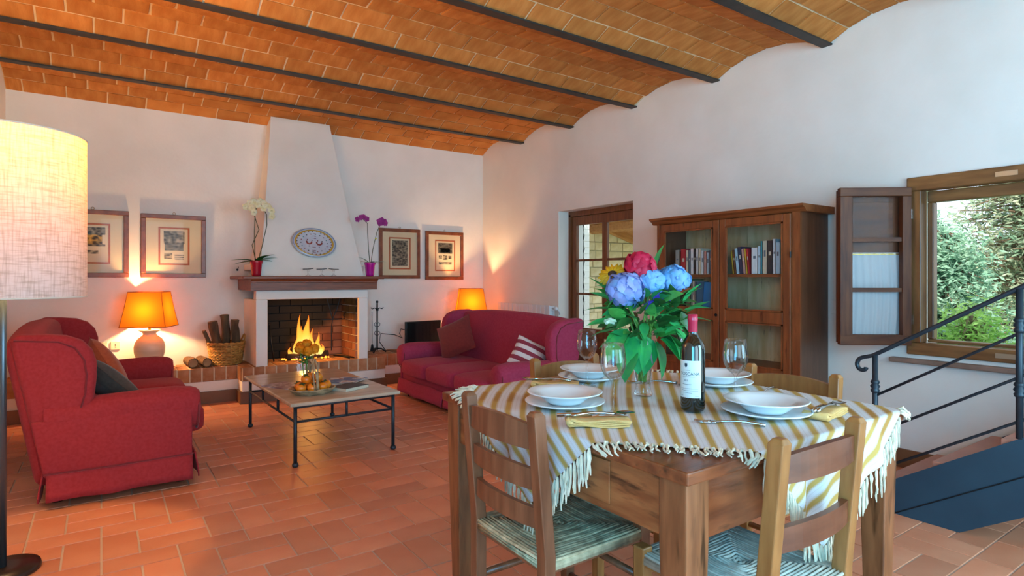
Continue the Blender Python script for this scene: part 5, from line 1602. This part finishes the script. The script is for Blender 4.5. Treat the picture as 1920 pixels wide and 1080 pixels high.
# ------------------------------------------------------------------ open window with curtained casement
win = tag(bpy.data.objects.new('window_1', None), kind='structure'); COL.objects.link(win); win.location = (XR, WY0, WZ0)
ww, wh = WY1 - WY0, WZ1 - WZ0
m_wwood = mat('window_wood', '#6a4527', '#8a6038', rough=.35, scale=4, stretch=(6, 1, 6))
m_wwoodv = mat('window_wood_upright', '#5d3a20', '#7d5430', rough=.35, scale=4, stretch=(8, 8, 1))
for a, b, z0, z1, m in ((-.03, ww + .03, wh - .055, wh + .03, m_wwood), (-.03, ww + .03, -.03, .045, m_wwood), (-.03, .05, .045, wh - .055, m_wwoodv), (ww - .05, ww + .03, .045, wh - .055, m_wwoodv)):
    MB().box(-.022, .07, a, b, z0, z1).build('window_frame', m, win, bevel=.006)
for a, b, z0, z1, m in ((.05, ww - .05, wh - .125, wh - .055, m_wwood), (.05, ww - .05, .045, .065, m_wwood), (.05, .09, .065, wh - .125, m_wwoodv), (ww - .085, ww - .05, .065, wh - .125, m_wwoodv)):
    MB().box(.07, .13, a, b, z0, z1).build('outer_frame', m, win, bevel=.006)
for z in (wh - .012, .008):
    MB().box(-.025, -.022, .36, .46, z - .014, z + .014).build('latch_plate', mat('latch_metal', '#b8b09a', rough=.3, metal=.7), win)
MB().box(-.05, .06, -.06, ww + .12, -.085, -.055).build('window_sill', mat('sill_stone', '#7d6252', '#94796a', rough=.6, scale=8), win, bevel=.006)
m_casew = mat('casement_wood', '#4a2413', '#67391d', rough=.5, scale=4, stretch=(6, 1, 6), spec=.3)
m_casev = mat('casement_wood_upright', '#4a2413', '#67391d', rough=.5, scale=4, stretch=(8, 8, 1), spec=.3)
leaf_o = bpy.data.objects.new('casement', None); COL.objects.link(leaf_o); leaf_o.parent = win
leaf_o.location = (-.035, WY1 - WY0 + .005, .028)
leaf_o.rotation_euler = (0, 0, .90)     # swung far into the room
lw_, lh_ = .43, .985
MATS_CASE = thin_glass('casement_glass', blend=.03, lo=.002, hi=.2)
fw = .055
for a, b, z0, z1, m in ((0, lw_, 0, fw + .01, m_casew), (0, lw_, lh_ - fw, lh_, m_casew), (0, fw, fw, lh_ - fw, m_casev), (lw_ - fw - .02, lw_, fw, lh_ - fw, m_casev)):
    MB().box(-.02, .022, a, b, z0, z1).build('casement_rail', m, leaf_o, bevel=.004)
for z in (.345, .66):
    MB().box(-.01, .015, fw, lw_ - fw - .02, z - .013, z + .013).build('glazing_bar', m_casew, leaf_o)
for z0, z1 in ((fw, .334), (.356, .649), (.671, lh_ - fw)):
    MB().box(.002, .005, fw - .003, lw_ - fw - .017, z0, z1 + .01).build('pane', MATS_CASE, leaf_o)
m_cur = bpy.data.materials.new('sheer_curtain'); m_cur.use_nodes = True
N, K = m_cur.node_tree.nodes, m_cur.node_tree.links
N.remove(N['Principled BSDF'])
d_ = N.new('ShaderNodeBsdfDiffuse'); d_.inputs[0].default_value = (.86, .9, .92, 1)
t_ = N.new('ShaderNodeBsdfTranslucent'); t_.inputs[0].default_value = (.86, .9, .92, 1)
mx = N.new('ShaderNodeMixShader'); mx.inputs[0].default_value = .4
K.new(d_.outputs[0], mx.inputs[1]); K.new(t_.outputs[0], mx.inputs[2])
tp = N.new('ShaderNodeBsdfTransparent'); m2 = N.new('ShaderNodeMixShader'); m2.inputs[0].default_value = .22
K.new(mx.outputs[0], m2.inputs[1]); K.new(tp.outputs[0], m2.inputs[2]); K.new(m2.outputs[0], N['Material Output'].inputs[0])
MB().grid(lambda u, v: (.030 + .007 * math.sin(u * 44 + 2 * math.sin(v * 3)) * (1 - .5 * v), .045 + .325 * u, .055 + .525 * v), 70, 10).build('curtain', m_cur, leaf_o, smooth=True)
MB().tube([(.03, .035, .57), (.03, .385, .57)], .004, 6).build('curtain_rod', m_brass, leaf_o)
sh_ = MB().box(.044, .062, .01, lw_ - .01, .01, lh_ - .01).build('inner_shutter', m_casev, leaf_o, bevel=.004)
for z0, z1 in ((.08, .44), (.52, .90)):
    MB().box(.038, .044, .08, lw_ - .10, z0, z1).build('shutter_panel', m_casew, sh_, bevel=.005)
for z in (.16, .82):
    MB().tube([(.0, -.006, z - .03), (.0, -.006, z + .03)], .007, 8).build('hinge', m_metal, leaf_o)
sw = thing('wall_switch', 'flush white wall switch between bookcase and window', 'switch', (XR - .001, 2.07, 1.0))
MB().box(-.008, 0, -.04, .04, -.045, .045).build('plate', m_wall, sw, bevel=.003)
MB().box(-.012, -.008, -.015, .015, -.02, .02).build('rocker', m_wall, sw, bevel=.002)

# ------------------------------------------------------------------ steel stair along the right wall
st = thing('staircase', 'steel staircase with terracotta treads and dark iron railing under the window', 'staircase', (3.33, 1.358, 0))
SL = .634
def ln_(y, z0): return z0 - SL * y
ye = -1.75
xw = XR - .004 - 3.33
str_poly = [(.22, 0), (-.278, 0), (ye, -SL * (ye + .278)), (ye, ln_(ye, .175)), (.22, ln_(.22, .175))]
MB().prism(str_poly, 'x', -.006, .006).build('stringer', m_stairsteel, st)
MB().prism(str_poly, 'x', xw - .012, xw).build('stringer', m_stairsteel, st)
MB().tube([(-.007, .0, .002), (-.007, ye, -SL * ye)], .004, 4).build('weld_line', m_iron, st)
m_tread = mat('stair_tile', '#b0705a', '#bd8068', rough=.4, scale=4, rnd_amt=.1)
for k in range(7):
    z = .135 + .171 * k
    y1 = .11 - .27 * k
    MB().box(.008, xw - .014, y1 - .29, y1, z - .03, z).build('tread', m_tread, st, bevel=.004)
    MB().box(.008, xw - .014, y1 - .012, y1 - .004, max(0.001, z - .171), z - .03).build('riser', m_stairsteel, st)
posts = [(.094, .80), (-.499, 1.158), (-1.09, 1.53)]
for y, zt in posts:
    zb = ln_(y, .175)
    po = MB().tube([(0, y, zb), (0, y, zt - .004)], .014, 12).build('post', m_ironblue, st, smooth=True)
    for zz in (zt - .165, zt - .45):
        if zz > zb + .03:
            MB().lathe([(.014, -.035), (.019, -.03), (.022, -.02), (.016, -.012), (.024, 0), (.016, .012), (.022, .02), (.019, .03), (.014, .035)], 14, (0, y, zz)).build('collar', m_ironblue, po, smooth=True)
hr = []
sy, sz = .094, .80
hr = [(0, sy + .055 + (.012 + .034 * k / 15) * math.cos(-2.6 + 4.0 * k / 15), sz - .066 + (.012 + .034 * k / 15) * math.sin(-2.6 + 4.0 * k / 15)) for k in range(16)]
hr += [(0, sy + .01, sz - .005), (0, posts[1][0], posts[1][1]), (0, posts[2][0], posts[2][1])]
MB().tube(hr, .011, 8).build('handrail', m_ironblue, st, smooth=True)
for dz in (.215, .41, .605):
    MB().tube([(0, sy, sz - dz), (0, posts[1][0], posts[1][1] - dz + .015), (0, posts[2][0], posts[2][1] - dz)], .007, 8).build('rail', m_ironblue, st, smooth=True)

# ------------------------------------------------------------------ outside: porch seen through the door, garden through the window
struct(MB().box(XR + .36, 40, -25, 40, -.4, -.12), 'ground', mat('grass_ground', '#5a7a3a', '#7d9a52', rough=.95, scale=2))
struct(MB().box(XR + .36, 9.5, 3.2, 8.2, -.12, -.02), 'terrace', mat('terrace_stone', '#b5a88e', '#c8bca2', rough=.9, scale=3))
m_stone = mat('porch_stone', '#d9cc9e', '#efe5c2', rough=.9, scale=8, rnd_amt=.16, bump=.4, bscale=20)
pw = struct(MB().box(4.6, 9.6, 8.22, 8.5, -.12, 3.2), 'wall_porch', mat('porch_mortar', '#e2d8b4', rough=.95, scale=20))
z = -.1
R5 = random.Random(4)
while z < 2.3:
    h = R5.uniform(.13, .2)
    x = 6.3 - R5.uniform(0, .2)
    while x < 9.5:
        w = R5.uniform(.2, .42)
        MB().cbox((0, 0, 0), (w - .018, .05, h - .018)).build('stone', m_stone, pw, loc=(x + w / 2, 8.205 + R5.uniform(-.008, .008), z + h / 2))
        x += w
    z += h
m_wbrick = mat('whitewashed_brick', '#e6e4dc', '#f2f0ea', rough=.9, scale=10, rnd_amt=.06, bump=.3, bscale=25)
pp_ = struct(MB().box(5.62, 5.82, 6.40, 6.78, -.12, 2.74), 'porch_pillar', m_wbrick)
bmk = MB().cbox((0, 0, 0), (.19, .012, .075)).mesh('brick', m_wbrick)
bmk2 = MB().cbox((0, 0, 0), (.012, .15, .075)).mesh('brick', m_wbrick)
for k in range(31):
    o = bpy.data.objects.new('brick', bmk); COL.objects.link(o); o.parent = pp_; o.location = (5.72, 6.396, -.07 + .088 * k)
    for yy in (6.50, 6.665):
        o = bpy.data.objects.new('brick', bmk2); COL.objects.link(o); o.parent = pp_; o.location = (5.616, yy + (.05 if k % 2 else -.0), -.07 + .088 * k)
cn = thing('rain_chain', 'dark rain chain hanging beside the white porch pillar outside the door', 'chain', (5.66, 6.34, 0))
mb = MB().tube([(.006 * math.sin(k * 1.9), .006 * math.cos(k * 1.9), 2.7 - .06 * k) for k in range(46)], [.006 + .006 * (k % 3 == 0) for k in range(46)], 6)
mb.build('links', m_iron, cn)
# sloping plank roof of the porch
m_plank = mat('porch_plank', '#b07a45', '#c99257', rough=.8, scale=3, stretch=(1, 8, 8), rnd_amt=.15)
prf = tag(bpy.data.objects.new('porch_roof', None), kind='structure'); COL.objects.link(prf); prf.location = (4.6, 6.25, 3.12)
prf.rotation_euler = (0, .275, 0)
me = MB().box(0, 5.2, -.085, .085, 0, .03).mesh('plank', m_plank)
for k in range(11):
    o = bpy.data.objects.new('plank', me); COL.objects.link(o); o.parent = prf; o.location = (0, .09 + .18 * k, 0)
for yy in (.35, 1.1, 1.85):
    MB().box(0, 5.2, yy - .05, yy + .05, -.13, 0).build('rafter', m_plank, prf)
MB().box(3.0, 3.12, 0, 1.95, -.26, -.13).build('purlin', m_plank, prf)

# garden trees beyond the window
def leafmat(name, c1, c2):
    m = mat(name, c1, c2, rough=.7, scale=3, rnd_amt=.3)
    N, K = m.node_tree.nodes, m.node_tree.links
    b = N['Principled BSDF']
    t = N.new('ShaderNodeBsdfTranslucent')
    K.new(b.inputs['Base Color'].links[0].from_socket, t.inputs[0])
    mx = N.new('ShaderNodeMixShader'); mx.inputs[0].default_value = .4
    K.new(b.outputs[0], mx.inputs[1]); K.new(t.outputs[0], mx.inputs[2]); K.new(mx.outputs[0], N['Material Output'].inputs[0])
    return m
m_conif = leafmat('conifer_needles', '#5f9478', '#b2d4b8')
m_conif2 = leafmat('conifer_needles_warm', '#769a7c', '#c4c8a6')
m_broad = leafmat('shrub_leaves', '#86bc58', '#bcdc7c')
m_trunk = mat('garden_bark', '#6a5644', '#87705a', rough=.95, scale=10)
def tree(label, x, y, h, rad, n, seed, m, size, z0=-.12, name='conifer_tree', zlo=.05):
    R_ = random.Random(seed)
    t = thing(name, label, 'tree', (x, y, z0))
    MB().tube([(0, 0, 0), (.05, .03, h * .3), (0, -.04, h * .6), (.03, 0, h)], [.13, .10, .07, .02], 8).build('trunk', m_trunk, t, smooth=True)
    fo = MB(); brn = MB()
    nb_ = n // 60
    for b in range(nb_):
        u = zlo + (1 - zlo) * (b + R_.random()) / nb_
        z = h * u
        a = R_.uniform(0, 2 * PI)
        L_ = rad * (1 - u * .75) * R_.uniform(.55, 1.1)
        dz = R_.uniform(-.25, .25) * L_
        tip = Vector((L_ * math.cos(a), L_ * math.sin(a), z + dz))
        brn.tube([(0, 0, z), tip * .5 + Vector((0, 0, z * .5 + .04)), tip], [.02, .012, .004], 5)
        for k in range(60):
            f = R_.uniform(.25, 1.05)
            p = Vector((0, 0, z)).lerp(tip, f) + Vector((R_.gauss(0, 1), R_.gauss(0, 1), R_.gauss(0, .8))) * .10
            d = Vector((R_.gauss(0, 1), R_.gauss(0, 1), R_.gauss(-.2, .7))).normalized()
            s_ = d.orthogonal().normalized()
            q = size * R_.uniform(.6, 1.3)
            fo.add([p, p + d * q * .5 + s_ * q * .16, p + d * q, p + d * q * .5 - s_ * q * .16], [(0, 1, 2, 3)])
    brn.build('branches', m_trunk, t)
    tag(fo.build('foliage', m, t), kind='stuff')
tree('low grey green conifer in the middle of the window view', 6.95, 2.38, 1.75, .74, 12000, 1, m_conif, .075)
tree('tall dark conifer with brownish twigs at the right of the window view', 8.95, 2.1, 5.0, 1.2, 27000, 2, m_conif2, .085)
tree('low conifer farther off at the left of the window view', 10.2, 3.9, 2.25, 1.25, 14400, 3, m_conif, .11)
tree('broad pale conifer behind the other garden trees', 12.6, 2.9, 4.6, 1.7, 18000, 4, m_conif2, .13)
tree('bright green shrub below the window sill outside', 5.9, 1.85, 1.0, .45, 5400, 5, m_broad, .055, name='garden_shrub')
